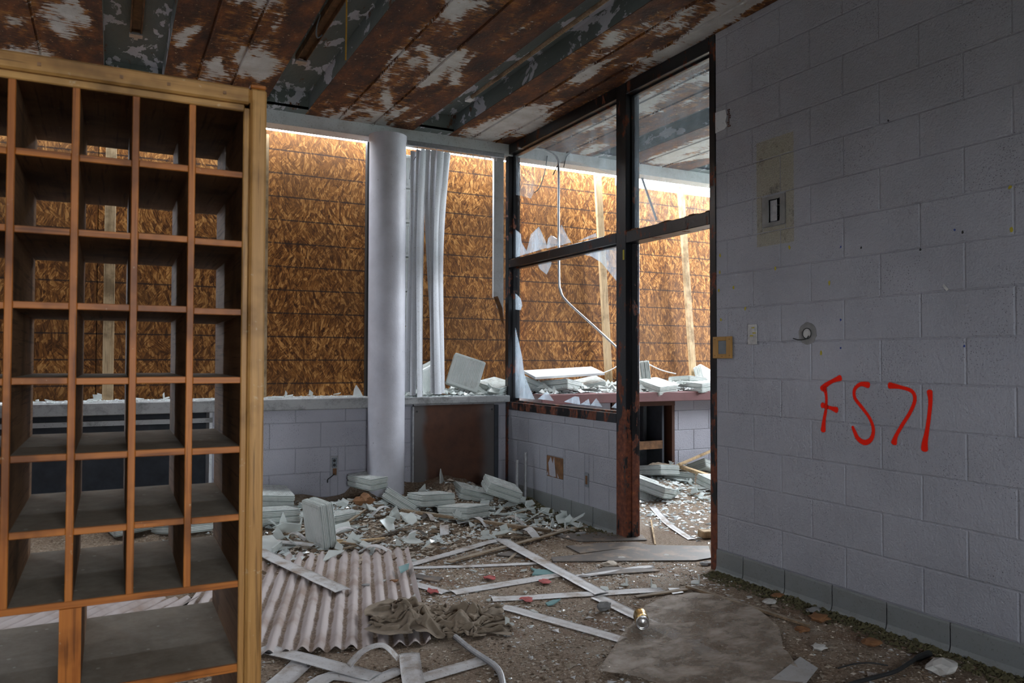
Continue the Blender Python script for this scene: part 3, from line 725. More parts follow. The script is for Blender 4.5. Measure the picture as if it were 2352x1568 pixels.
# outlet boxes low down
e = fitting('wall_outlet', (1.63, YW-.001, .292), 'rusty open outlet box below the sill left of the column', 'outlet')
obj('box_frame', *join(boxvf(1.600, 1.607, YW-.002, YW+.003, .295, .452), boxvf(1.656, 1.663, YW-.002, YW+.003, .295, .452), boxvf(1.607, 1.656, YW-.002, YW+.003, .445, .452), boxvf(1.607, 1.656, YW-.002, YW+.003, .355, .362)), 'oldpipe', e)
obj('receptacle', *boxvf(1.612, 1.652, YW+.001, YW+.004, .362, .44, .003), 'greyblue', e)
for z in (.382, .418): obj('socket', *tubevf([(1.632, YW-.001, z), (1.632, YW+.003, z)], .012, 12), 'black', e)
obj('rust_hole', *boxvf(1.620, 1.65, YW-.001, YW+.003, .30, .357, .003), 'rustch', e)
obj('hanging_wire', *tubevf(smoothpath([(1.632, YW-.004, .31), (1.60, YW-.02, .29), (1.575, YW-.02, .272), (1.572, YW-.02, .245)], 4), .004, 6), 'black', e)
e = fitting('wall_outlet', (W-.001, 4.945, .285), 'narrow grey switch box low on the partition wall', 'outlet')
obj('box_frame', *boxvf(W-.001, W+.004, 4.917, 4.973, .287, .388), 'greyblue', e); obj('switch', *boxvf(W-.005, W+.001, 4.933, 4.957, .305, .370, .002), 'rustch', e)
e = fitting('square_plate', (W-.001, 5.42, .29), 'square rust-brown plate with torn white paint on partition wall', 'wall plate')
obj('plate', *boxvf(W, W+.004, 5.292, 5.548, .292, .458), 'rustch', e)
for poly in ([(5.50, .30), (5.52, .40), (5.48, .452), (5.45, .40), (5.43, .455), (5.41, .36), (5.40, .30), (5.44, .295)], [(5.545, .30), (5.53, .33), (5.52, .30)], [(5.35, .295), (5.38, .33), (5.37, .295)]):
    obj('torn_paint', *prismvf([(W-.001, a, b) for a, b in poly], (1, 0, 0), .002), 'wall2', e)
# cut-out with crumbled edge high on the wall by the door
e = fitting('wall_hole_patch', (W-.001, 3.47, 2.60), 'crumbled patch in the right wall beside the door frame top', 'wall patch')
obj('patch', *prismvf([(W-.0015, a, b) for a, b in [(3.527, 2.735), (3.44, 2.73), (3.43, 2.69), (3.44, 2.66), (3.428, 2.63), (3.45, 2.615), (3.527, 2.61)]], (1, 0, 0), .003), 'header', e)
for i in range(9): z = 2.62+.012*i; obj('crumb', *boxvf(W-.004, W+.001, 3.405+random.uniform(-.008, .006), 3.42+random.uniform(-.006, .006), z, z+.008), 'brown', e)
# paint dabs on the wall
dabs = [(1813, 568, 'yellow'), (1654, 586, 'yellow'), (1653, 625, 'yellow'), (1651, 667, 'yellow'), (1685, 660, 'yellow'), (1712, 708, 'yellow'), (1656, 734, 'yellow'), (1781, 616, 'yellow'), (1905, 650, 'yellow'), (2320, 430, 'yellow'), (2323, 527, 'yellow'),
        (1931, 567, 'blue'), (2193, 528, 'blue'), (2211, 533, 'black'), (1978, 569, 'black'), (1931, 799, 'blue'), (2215, 795, 'blue'), (1931, 734, 'blue'), (2040, 277, 'black'), (2114, 573, 'black'), (1886, 810, 'yellow')]
for px, py, c in dabs:
    p = onX(px, py, W); n = 9; r0 = .010 if c == 'yellow' else .006
    P = [(W-.0006, p.y+r0*.8*math.cos(2*math.pi*k/n)*random.uniform(.6, 1.2), p.z+r0*math.sin(2*math.pi*k/n)*random.uniform(.6, 1.4)) for k in range(n)]
    obj('paint_dab', *prismvf(P, (1, 0, 0), .0012), c, wr)
tp = onX(2172, 660, W); V, F = boxvf(-.001, .0005, -.016, .016, -.006, .006)
tag(inst('tape_scrap', mkmesh('tape_scrap', V, F, 'plate'), (W-.001, tp.y, tp.z), (R(52), 0, 0)), 'small scrap of grey tape stuck on the right wall', 'tape')

# graffiti FS71 : ribbons of paint with a soft overspray edge
gf = empty('graffiti', (W-.001, 2.45, .85)); tag(gf, 'red spray-painted characters FS71 on the right wall', 'graffiti')
G = (1580, 500, 2.8005)
def stroke(parent, name, pts, wid):
    P = [onX(G[0]+a/G[2], G[1]+b/G[2], W-.0012) for a, b in pts]; n = len(P)
    ws = smoothpath([Vector((w_, 0, 0)) for w_ in wid], 6); P = smoothpath(P, 6); V, F, A = [], [], []
    # round ends
    d0 = (P[0]-P[1]).normalized(); d1 = (P[-1]-P[-2]).normalized(); w0, w1 = ws[0].x, ws[-1].x
    P = [P[0]+d0*w0*1.7, P[0]+d0*w0*1.1, P[0]+d0*w0*.6]+P+[P[-1]+d1*w1*.6, P[-1]+d1*w1*1.1, P[-1]+d1*w1*1.7]
    ws = [q*1.3 for q in ws]; w0 *= 1.3; w1 *= 1.3
    w = [(w0*.15), w0*.62, w0*.9]+[q.x for q in ws]+[w1*.9, w1*.62, w1*.15]; core_ = [0, .45, 1]+[1]*len(ws)+[1, .45, 0]
    for i, p in enumerate(P):
        d = (P[min(i+1, len(P)-1)]-P[max(i-1, 0)]).normalized(); s = Vector((1, 0, 0)).cross(d).normalized()
        for t, a in ((-1.9, 0), (-1.15, .42), (-.7, 1), (0, 1), (.7, 1), (1.15, .42), (1.9, 0)): V.append(p+s*(w[i]*t)); A.append(a*core_[i])
    for i in range(len(P)-1):
        for k in range(6): F.append((i*7+k, i*7+k+1, i*7+8+k, i*7+7+k))
    o = obj(name, V, F, 'spray', parent); at = o.data.attributes.new('core', 'FLOAT', 'POINT')
    for k, a in enumerate(A): at.data[k].value = a
    return o
f_ = stroke(gf, 'letter_f', [(978, 1030), (930, 1050), (885, 1078), (866, 1098)], [.0105, .007, .009, .0115])
stroke(f_, 'stem', [(880, 1095), (890, 1150), (888, 1230), (876, 1300), (870, 1365)], [.0085, .0055, .006, .007, .0105])
stroke(f_, 'bar', [(866, 1205), (910, 1220), (955, 1235)], [.010, .006, .0105])
stroke(gf, 'letter_s', [(1158, 1075), (1110, 1070), (1072, 1105), (1075, 1160), (1120, 1220), (1170, 1290), (1193, 1360), (1180, 1420), (1140, 1445), (1095, 1420), (1070, 1370), (1060, 1345)],
       [.0105, .007, .006, .006, .006, .0055, .006, .0075, .009, .008, .0065, .005])
stroke(gf, 'digit_7', [(1300, 1078), (1370, 1090), (1440, 1115), (1460, 1170), (1430, 1250), (1380, 1330), (1340, 1400), (1326, 1445)], [.0105, .006, .006, .006, .006, .006, .0065, .0105])
stroke(gf, 'digit_1', [(1555, 1120), (1560, 1180), (1552, 1270), (1538, 1370), (1525, 1440), (1522, 1485)], [.0095, .007, .0065, .007, .0095, .012])

# ------------------------------------------------------------------ brown panel (former heater front) under the right window
hp = fitting('brown_panel', (2.70, 6.27, .0), 'dark brown sheet panel standing under the blind window', 'panel')
obj('sheet', *boxvf(2.31, 3.075, 6.262, 6.274, .0, .855, .003), 'panel', hp)
obj('top_flange', *boxvf(2.30, 3.085, 6.245, 6.280, .852, .866, .002), 'oldpipe', hp)
obj('side_flange', *boxvf(3.075, 3.115, 6.255, 6.285, .0, .84, .003), 'dark', hp); obj('side_flange', *boxvf(2.293, 2.312, 6.262, 6.285, .0, .845, .003), 'oldpipe', hp)
for x, z in ((2.335, .80), (3.05, .80)): obj('bolt', *tubevf([(x, 6.257, z), (x, 6.264, z)], .008, 8), 'black', hp)
# cabinet niche in the next room
cb = fitting('wall_cabinet', (4.69, 6.3, 0), 'dark built-in metal cabinet under the maroon ledge', 'cabinet')
obj('back', *boxvf(4.31, 5.06, 6.46, 6.48, 0, .84), 'greyblue', cb); obj('side', *boxvf(5.04, 5.075, 6.19, 6.46, 0, .84), 'brown', cb); obj('side', *boxvf(4.305, 4.33, 6.19, 6.46, 0, .84), 'brown', cb)
obj('top_rail', *boxvf(4.305, 5.075, 6.185, 6.22, .79, .84), 'brown', cb); obj('shelf', *boxvf(4.33, 4.95, 6.22, 6.46, .40, .415), 'rustch', cb); obj('shelf_lip', *boxvf(4.33, 4.93, 6.20, 6.225, .36, .44), 'rustch', cb)
obj('upright', *boxvf(4.93, 4.955, 6.21, 6.46, 0, .80), 'dark', cb); obj('mid_partition', *boxvf(4.80, 4.81, 6.35, 6.46, .42, .80), 'dark', cb)

# ------------------------------------------------------------------ ceiling fixtures in the troughs
def channel(x, y0, y1, lab, z=ZC+.135, w=.07, strap=True):
    e = fitting('light_channel', (x, (y0+y1)/2, z-.05), lab, 'light fixture')
    P = [(-w/2, -.0), (-w/2, -.045), (-w/2+.008, -.05), (-w/2+.012, -.02), (w/2-.012, -.02), (w/2-.008, -.05), (w/2, -.045), (w/2, 0)]
    n = len(P); V = [(x+a, y0, z+b) for a, b in P]+[(x+a, y1, z+b) for a, b in P]; F = [(i, i+1, n+i+1, n+i) for i in range(n-1)]+[list(range(n))[::-1], list(range(n, 2*n))]
    obj('channel', V, F, 'rustch', e)
    if strap:
        obj('end_bracket', *boxvf(x-w/2-.004, x+w/2+.004, y1-.05, y1+.012, z-.056, z-.044, .002), 'steel', e); obj('bracket_tab', *boxvf(x-.012, x+.012, y1+.012, y1+.045, z-.056, z-.050, .001), 'steel', e)
    return e
q_ = onZ(312, 86, 3.30); channel(q_.x, -1, q_.y, 'rusty light channel over the pigeonhole shelf')
q_ = onZ(690, 146, 3.30); c_ = channel(q_.x, -1, q_.y, 'rusty light channel left of the yellow cord')
p0 = onZ(727, 60, 3.31); obj('wire', *tubevf(smoothpath([p0+Vector((-.0, -.1, .03)), p0+Vector((0, .0, -.01)), p0+Vector((.03, .10, -.03)), p0+Vector((.08, .12, .02))], 5), .005, 6), 'greyblue', c_)
e = fitting('conduit_run', (2.345, 3.5, 3.18), 'thin tan conduit fixed along the ceiling trough', 'conduit')
obj('pipe', *tubevf([(2.37, -1, ZC-.008), (2.37, 5.25, ZC-.008)], .014, 8), 'lath', e); obj('clip', *boxvf(2.345, 2.395, 5.22, 5.30, ZC-.026, ZC+.0, .003), 'header', e)
# yellow cord
yc0 = onY(794, 138, 3.1); tag(obj('yellow_cord', *tubevf([yc0, yc0+Vector((.002, 0, .18)), Vector((yc0.x, yc0.y, ZC))], .0035, 6), 'yellowcord'), 'thin yellow cord hanging from the rusted ceiling', 'cord')
# conduit and wires in the next room
YQ = 6.02
P = [onY(*p, YQ) for p in ((1190, 340), (1240, 341), (1266, 351), (1280, 364), (1283, 385), (1283, 500), (1284, 640), (1287, 665), (1300, 690), (1360, 745), (1418, 799), (1450, 830))]
for q in P[:2]: q.z = min(q.z, 3.2)
tag(obj('bent_conduit', *tubevf(smoothpath(P, 4), .011, 8), 'steel'), 'thin bent steel conduit hanging behind the broken pane', 'conduit')
for pts, lab in (([(1257, 358), (1255, 372), (1253, 385), (1250, 400), (1240, 430), (1228, 442)], 'short black wire dangling left of the bent conduit'), ([(1312, 345), (1308, 352), (1300, 362), (1295, 384)], 'short black wire dangling right of the bent conduit'), ([(1281, 380), (1275, 392), (1270, 402)], 'tiny black wire looped at the bent conduit')):
    tag(obj('loose_wire', *tubevf(smoothpath([onY(*p, YQ if 'looped' in lab else 6.232) for p in pts], 3), .0045, 6), 'black'), lab, 'wire', 'loose ceiling wires')
# leaning metal strip on bright board
a, b = onY(1474, 402, 6.36), onY(1508, 505, 6.42); a.z = 3.115
tag(obj('leaning_strip', *tubevf([a, b], .015, 4), 'steel'), 'grey metal strip hanging from the beam before the bright strand board', 'strip')

# ------------------------------------------------------------------ rubble banks (uncountable dirt and splinters)
def bank(name, x0, x1, y0, y1, nx, ny, lab):
    V, F, idx = [], [], {}
    for j in range(ny+1):
        for i in range(nx+1):
            x, y = x0+(x1-x0)*i/nx, y0+(y1-y0)*j/ny; z = mound(x, y); V.append((x, y, z-.004+.010*mn.noise(Vector((x*19, y*19, 0)))*(1 if z > .01 else 0)))
    for j in range(ny):
        for i in range(nx): a = j*(nx+1)+i; F.append((a, a+1, a+nx+2, a+nx+1))
    o = obj(name, V, F, 'floor', None, True); return tag(o, lab, 'rubble', None, 'stuff')
bank('rubble', -2.5, W-.01, 4.7, 6.28, 150, 50, 'bank of dirt and plaster rubble under the boarded windows')
bank('rubble', W2+.01, 7.1, 4.7, 6.19, 120, 45, 'bank of dirt and glass rubble below the maroon ledge')

# ------------------------------------------------------------------ glass blocks
BW, BT = .295, .095
def rsq(h, r, n=4):
    out = []
    for cx_, cy_, a0 in ((h-r, h-r, 0), (-h+r, h-r, 90), (-h+r, -h+r, 180), (h-r, -h+r, 270)):
        for k in range(n+1): a = R(a0+90*k/n); out.append((cx_+r*math.cos(a), cy_+r*math.sin(a)))
    return out
def make_gb():
    h = BW/2; prof = [(h-.010, -BT/2+.004)]
    # ribbed rim: ridges running round the block, a seam in the middle
    nr = 7
    for i in range(nr):
        z0 = -BT/2+.010+(BT-.020)*i/nr; z1 = -BT/2+.010+(BT-.020)*(i+1)/nr; d = .006 if i == nr//2 else .0
        prof += [(h-.006-d, z0+.0008), (h-.0005-d, z0+(z1-z0)*.22), (h-.0005-d, z0+(z1-z0)*.78), (h-.006-d, z1-.0008)]
    prof.append((h-.010, BT/2-.004)); V, F = [], []; n = 20
    for q, z in prof: V += [(x, y, z) for x, y in rsq(q, .016)]
    for i in range(len(prof)-1):
        for k in range(n): F.append((i*n+k, i*n+(k+1) % n, (i+1)*n+(k+1) % n, (i+1)*n+k))
    rim = mkmesh('rim', V, F, 'blockglass'); rim.materials.append(MAT['grime'])
    for i, pl in enumerate(rim.polygons):
        if abs(prof[i//n][0]-prof[i//n+1][0]) < .0045 and prof[i//n][0] < h-.004: pl.material_index = 1
    def face(s):
        V, F = [], []; P = [(h-.010, BT/2-.004), (h-.002, BT/2-.003), (h-.004, BT/2), (h-.022, BT/2), (h-.026, BT/2-.002)]
        for q, z in P: V += [(x, y, s*z) for x, y in rsq(q, .016)]
        for i in range(len(P)-1):
            for k in range(n):
                f = (i*n+k, i*n+(k+1) % n, (i+1)*n+(k+1) % n, (i+1)*n+k); F.append(f if s > 0 else f[::-1])
        f = [(len(P)-1)*n+k for k in range(n)]; F.append(f if s > 0 else f[::-1])
        # fine flutes across the face
        hw = h-.030; nf = 16
        for i in range(nf):
            a = -hw+2*hw*i/nf; b = a+2*hw/nf; c = (a+b)/2; k = len(V); z = BT/2-.002
            V += [(a, -hw, s*z), (c, -hw, s*(z+.0022)), (b, -hw, s*z), (a, hw, s*z), (c, hw, s*(z+.0022)), (b, hw, s*z)]
            for f in ((k, k+1, k+4, k+3), (k+1, k+2, k+5, k+4)): F.append(f if s > 0 else f[::-1])
        return mkmesh('face_plate', V, F, 'blockglass')
    return rim, face(1), face(-1)
GB = make_gb()
def gblock(loc, rot, lab, grp):
    e = tag(empty('glass_block', loc, tuple(R(a) for a in rot)), lab, 'glass block', grp)
    for nm, me in zip(('rim', 'face_plate', 'face_plate'), GB):
        o = bpy.data.objects.new(nm, me); link(o, e)
    return e
gA = 'glass blocks on the floor under the windows'
def ongl(px, py, dz=.05, X=None):   # pixel of the block's centre, resting on the rubble
    y = 4.6; p = onZ(px, py, dz)
    for _ in range(12): p = onZ(px, py, mound(p.x, p.y)+dz)
    if p.y > 6.14: p = onY(px, py, 6.14); p.z = max(p.z, mound(p.x, 6.14)+dz)
    return p
def gb_lie(px, py, yaw, rx=0, ry=0, lab='', dz=.052): return gblock(ongl(px, py, dz), (rx, ry, yaw), lab, gA)
gblock(ongl(733, 1200, .150), (97, 0, -80), 'glass block standing upright on edge in front of the floor heap', gA)
gb_lie(855, 1148, 24, 3, -2, 'dusty glass block lying flat in front of the column', .075)
gb_lie(772, 1190, 30, -3, 2, 'glass block lying low right behind the upright block', .045)
gb_lie(630, 1182, 8, -4, 3, 'half-hidden glass block at the shelf edge in the front row', .06)
gb_lie(622, 1140, 4, 8, 6, 'half-hidden glass block at the shelf edge against the window wall', .08)
gb_lie(990, 1145, 2, -5, 2, 'glass block lying below the dark brown panel', .08)
gb_lie(1065, 1174, 30, -4, 4, 'glass block topped with white crumbs nearest the long lath', .065)
gb_lie(1085, 1132, -8, 4, 16, 'tilted glass block wedged under the topmost dirty block', .09)
gb_lie(1152, 1122, -14, 6, 20, 'topmost dirty glass block leaning toward the partition wall', .15)
gb_lie(925, 1158, 60, 30, 20, 'half-buried glass block between the column and the brown panel', .02)
gb_lie(560, 1165, 30, 5, 5, 'glass block on the floor hidden behind the shelf stile', .06)
gb_lie(300, 1195, 15, 5, -5, 'glass block seen through the lower pigeonhole cells', .06)
gb_lie(420, 1205, 35, -5, 5, 'second glass block seen through the lower pigeonhole cells', .06)
gL = 'glass blocks on the window ledges'
def onsill(px, py, Y, z): p = onY(px, py, Y); p.z = z; return p
gblock(onY(1069, 857, 6.40), (78, 18, -18), 'glowing white glass block standing tilted on the sill by the blind', gL)
gblock(onsill(985, 860, 6.42, 1.06), (95, -20, 25), 'glass block half hidden behind the hanging slats', gL)
gblock(onsill(1140, 880, 6.42, .99), (12, -8, 25), 'glass block lying on the sill end beside the white jamb', gL)
gblock(onsill(1290, 885, 6.22, .995), (-6, 8, 28), 'large glass block lying on the maroon ledge behind the broken pane', gL)
gblock(onsill(1350, 878, 6.42, .995), (10, -12, -15), 'glass block lying behind the larger block on the maroon ledge', gL)
gblock(onsill(1225, 875, 6.40, 1.0), (20, 14, 40), 'glass block on the maroon ledge beside the tall pane splinter', gL)
gblock(onsill(1478, 865, 6.40, 1.085), (84, 4, 62), 'glass block standing on end at the doorway mullion', gL)
gblock(onsill(1510, 890, 6.15, .985), (14, -4, 12), 'glass block lying at the foot of the standing block', gL)
gblock(onsill(1580, 877, 6.30, 1.02), (-4, 6, 8), 'raised glass block on the ledge seen through the doorway', gL)
gblock(onsill(1600, 895, 6.14, .985), (4, -3, 18), 'lower glass block in front of the raised one on the ledge', gL)
gblock(onsill(1625, 872, 6.42, 1.02), (60, 20, 10), 'broken glass block leaning at the door jamb end of the ledge', gL)
gN = 'glass blocks on the floor of the next room'
def gbn(px, py, dz, rot, lab): return gblock(ongl(px, py, dz), rot, lab, gN)
gbn(1505, 1122, .08, (14, 12, 30), 'large glass block lying by the mullion in the next room')
gbn(1512, 1080, .17, (-8, 6, 12), 'white-faced glass block on top of the heap in the next room')
gbn(1610, 1080, .10, (-25, 20, 15), 'ribbed glass block leaning in the heap by the door jamb')
gbn(1475, 1128, .05, (40, 20, -20), 'glass block peeking out beside the rusty mullion')
gbn(1560, 1095, .05, (5, 10, 50), 'glass block buried in the middle of the next room heap')
gbn(1650, 1110, .06, (10, 5, 0), 'glass block hidden behind the door jamb in the next room')
gJ = 'glass blocks still stacked in the window jamb'
for i in range(7): 
    gblock((2.20, 6.45, .935+.15+i*.302), (90, 0, 0), ['lowest', 'second lowest', 'third lowest', 'middle', 'third highest', 'second highest', 'highest'][i]+' glass block still stacked in the jamb beside the column', gJ)

# ------------------------------------------------------------------ shards
def shard_mesh(k, w):
    rnd = random.Random(k*13+5); n = rnd.choice([3, 4, 4, 5, 6]); P = []
    a0 = rnd.uniform(0, 6.28); el = rnd.uniform(1.0, 2.4)
    for i in range(n): a = a0+2*math.pi*i/n+rnd.uniform(-.35, .35); r = w*rnd.uniform(.55, 1.0); P.append((r*math.cos(a)*el**.5, r*math.sin(a)/el**.5, 0))
    V, F = prismvf(P, (0, 0, 1), .006)
    if k % 3 == 0:   # piece of block with a bit of rim still on it
        a, b = Vector(P[0]), Vector(P[1]); d = (b-a); nn = Vector((d.y, -d.x, 0)).normalized()*.006; v2, f2 = prismvf([a, b, b+Vector((0, 0, .04))*rnd.uniform(.6, 1), a+Vector((0, 0, .045))], nn.normalized(), .007); V, F = join((V, F), (v2, f2))
    return mkmesh('glass_shard', V, F, 'shard')
SM = [shard_mesh(k, .05+.012*(k % 4)) for k in range(14)]
def shards(n, xr, yr, lab, grp, zf, tilt=35, sc=(.6, 1.5), bias=None):
    c = 0
    while c < n:
        x, y = random.uniform(*xr), random.uniform(*yr)
        if bias and random.random() > bias(x, y): continue
        s = random.uniform(*sc); t = tilt*random.random()
        o = inst('glass_shard', random.choice(SM), (x, y, zf(x, y)+.006+.0009*t*s), (R(random.uniform(-t, t)), R(random.uniform(-t, t)), random.uniform(0, 6.28)), None, (s, s, 1))
        tag(o, lab, 'glass shard', grp); c += 1
shards(130, (.9, 3.15), (4.75, 6.05), 'loose glass shard lying in the floor heap under the windows', 'shards in the floor heap', mound, 45, (.6, 1.7), lambda x, y: .35+.65*(y-4.7)/1.3)
shards(18, (1.2, 3.1), (3.2, 4.8), 'small glass shard scattered on the open floor', 'shards on the open floor', lambda x, y: .001, 8, (.35, .8))
shards(80, (4.2, 6.2), (4.6, 6.15), 'glass shard on the floor of the next room', 'shards on the next room floor', mound, 28, (.6, 1.7), lambda x, y: .25+.75*(y-4.6)/1.4)
shards(30, (3.5, 6.3), (6.03, 6.5), 'glass shard lying on the maroon ledge', 'shards on the maroon ledge', lambda x, y: .937, 40, (.5, 1.1))
shards(22, (2.25, 3.15), (6.23, 6.5), 'glass shard on the sill under the blind', 'shards on the blind sill', lambda x, y: .927, 45, (.5, 1.1))
shards(20, (-.6, 1.9), (6.23, 6.5), 'glass shard on the sill left of the column', 'shards on the long sill', lambda x, y: .937, 25, (.4, .9))
# upright splinters that stand out of the heap
for px, py, h, yaw, lab in ((962, 1155, .17, 20, 'tall splinter standing in front of the brown panel block'), (822, 895, .10, 10, 'pointed splinter standing on the sill next to the column'), (1015, 1118, .12, 50, 'jagged splinter standing against the brown panel'), (1268, 1212, .08, 30, 'small upright splinter on the long lath'), (1185, 1210, .10, 60, 'folded splinter left of the long lath end'), (905, 1195, .12, -30, 'upright splinter behind the brown crumpled paper'), (650, 1215, .12, 40, 'curved splinter below the shelf edge block'), (640, 1240, .1, 0, 'curved splinter lying near the shelf stile')):
    if py < 900: p = onsill(px, 905, 6.35, .935)
    else: p = ongl(px, py, 0)
    poly = [(-.45*h, 0, 0), (.45*h, 0, 0), (.28*h, 0, .5*h), (.02*h, 0, h), (-.25*h, 0, .62*h)]; V, F = prismvf(poly, (0, 1, 0), .006)
    tag(inst('glass_splinter', mkmesh('glass_splinter', V, F, 'shard'), p, (R(random.uniform(-18, 18)), R(random.uniform(-12, 12)), R(yaw))), lab, 'glass shard', 'standing glass splinters')

# crumbs: thousands of tiny chips, nobody could count them
def crumbs(name, n, xr, yr, smin, smax, mat, lab, zf, dens=None, flat=.35):
    V, F = [], []; c = 0
    while c < n:
        x, y = random.uniform(*xr), random.uniform(*yr)
        if dens and random.random() > dens(x, y): continue
        if (x-2.03)**2+(y-6.17)**2 < .03: continue
        s = random.uniform(smin, smax)*(.5+random.random()**3); a = random.uniform(0, 6.28); k = len(V); z = zf(x, y)
        for i in range(3): t = a+i*2.09+random.uniform(-.4, .4); V.append((x+s*math.cos(t), y+s*math.sin(t), z+random.uniform(-.2, .5)*s*flat))
        V.append((x+random.uniform(-.3, .3)*s, y+random.uniform(-.3, .3)*s, z+s*flat*random.uniform(.6, 1.6)))
        F += [(k, k+1, k+3), (k+1, k+2, k+3), (k+2, k, k+3)]; c += 1
    return tag(obj(name, V, F, mat), lab, 'crumbs', None, 'stuff')
cl = lambda x, y: max(0, mn.noise(Vector((x*1.5, y*1.5, 5)))*1.4+.45)
crumbs('glass_crumbs', 5200, (.3, 3.18), (2.0, 6.2), .004, .011, 'crumbglass', 'glittering glass crumbs strewn over the floor', mound, lambda x, y: cl(x, y)*(.25+.75*min(1, max(0, (y-2)/2.5))))
crumbs('dirt_crumbs', 13000, (.2, 3.19), (1.3, 6.2), .004, .012, 'crumbdirt', 'dark dirt crumbs strewn over the floor', mound)
crumbs('litter_flakes', 1300, (.3, 3.1), (1.8, 5.0), .008, .022, 'slatfloor', 'pale flakes of paint and paper strewn over the floor', lambda x, y: .001, cl, .15)
crumbs('wood_splinters', 900, (.3, 3.1), (1.8, 5.0), .008, .026, 'lath', 'brown wood splinters strewn over the floor', lambda x, y: .001, None, .2)
crumbs('plaster_crumbs', 15000, (.2, 3.19), (1.3, 6.2), .003, .011, 'crumbtan', 'pale plaster crumbs strewn over the floor', mound)
crumbs('glass_chips', 2200, (.6, 3.15), (4.85, 6.15), .009, .028, 'crumbglass', 'broken glass chips mixed through the floor heap', lambda x, y: mound(x, y)+.003, lambda x, y: .2+.8*cl(x*1.3, y*1.3), .5)
crumbs('plaster_chips', 1500, (.6, 3.15), (4.6, 6.15), .010, .030, 'crumbtan', 'plaster and tile chips mixed through the floor heap', lambda x, y: mound(x, y)+.002, None, .4)
crumbs('dark_chips', 1500, (.6, 3.15), (4.6, 6.15), .010, .032, 'crumbdirt', 'dark splinters mixed through the floor heap', lambda x, y: mound(x, y)+.002, None, .4)
crumbs('glass_crumbs', 5000, (3.6, 6.4), (3.8, 6.15), .008, .032, 'crumbglass', 'glass crumbs covering the next room floor', mound, lambda x, y: .2+.8*min(1, (y-3.8)/1.6))
crumbs('glass_crumbs', 1500, (-.8, 1.9), (6.21, 6.6), .004, .012, 'crumbglass', 'white glass crumbs along the long sill', lambda x, y: .936)
crumbs('glass_crumbs', 1700, (2.2, 3.2), (6.22, 6.58), .006, .020, 'crumbglass', 'glass crumbs heaped on the sill under the blind', lambda x, y: .926)
crumbs('glass_chips', 900, (3.45, 6.3), (6.10, 6.56), .02, .06, 'blockglass', 'broken glass block pieces heaped on the maroon ledge', lambda x, y: .937+.06*max(0, .5+mn.noise(Vector((x*3, y*4, 0)))), None, .7)
crumbs('glass_chips', 350, (2.25, 3.15), (6.26, 6.56), .02, .06, 'blockglass', 'broken glass block pieces on the sill under the blind', lambda x, y: .927+.04*max(0, .5+mn.noise(Vector((x*3, y*4, 0)))), None, .7)
crumbs('glass_crumbs', 3000, (3.45, 6.6), (6.02, 6.58), .006, .024, 'crumbglass', 'glass crumbs heaped on the maroon ledge', lambda x, y: .937+.05*max(0, mn.noise(Vector((x*3, y*4, 0)))))
crumbs('mossy_dirt', 2600, (3.02, 3.19), (1.5, 3.5), .006, .018, 'moss', 'dark mossy dirt along the foot of the right wall', lambda x, y: .001, lambda x, y: ((x-3.0)/.2)**1.5, .6)
crumbs('mossy_dirt', 1600, (2.85, 3.19), (4.5, 5.9), .006, .02, 'moss', 'dark mossy dirt along the partition wall foot', mound, lambda x, y: ((x-2.82)/.37)**1.5, .6)

# ------------------------------------------------------------------ corrugated sheets
def corrugated(p_far_r, p_near_r, width, lab, pitch=.068, amp=.011, seed=1):
    a, b = Vector(p_far_r), Vector(p_near_r); L = (a-b).length; u = (a-b).normalized(); s = Vector((-u.y, u.x, 0))   # s points left
    nx = int(width/pitch*10); ny = 24; V, F = [], []
    for j in range(ny+1):
        for i in range(nx+1):
            q = b+u*(L*j/ny)+s*(width*i/nx); w = mn.noise(Vector((q.x*3, q.y*3, seed)))
            q.z = .014+amp*math.cos(2*math.pi*i/nx*width/pitch)*(1+.15*w)+.006*max(0, w)+(.012*mn.noise(Vector((q.x*9, q.y*9, 2)))*(1 if j in (0, ny) else .25)); V.append(q)
    for j in range(ny):
        for i in range(nx): k = j*(nx+1)+i; F.append((k, k+1, k+nx+2, k+nx+1))
    n = len(V); V += [v+Vector((0, 0, -.0015)) for v in V]; F = [f[::-1] for f in F]+[[i+n for i in f] for f in F]
    o = obj('corrugated_sheet', V, F, 'corr', None, True); tag(o, lab, 'corrugated sheet', 'corrugated metal sheets'); return o
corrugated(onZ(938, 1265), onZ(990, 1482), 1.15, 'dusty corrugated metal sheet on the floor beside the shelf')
corrugated((.42, 4.30, 0), (-.55, 2.95, 0), 1.6, 'corrugated metal sheet seen through the lower pigeonhole cells', seed=4)

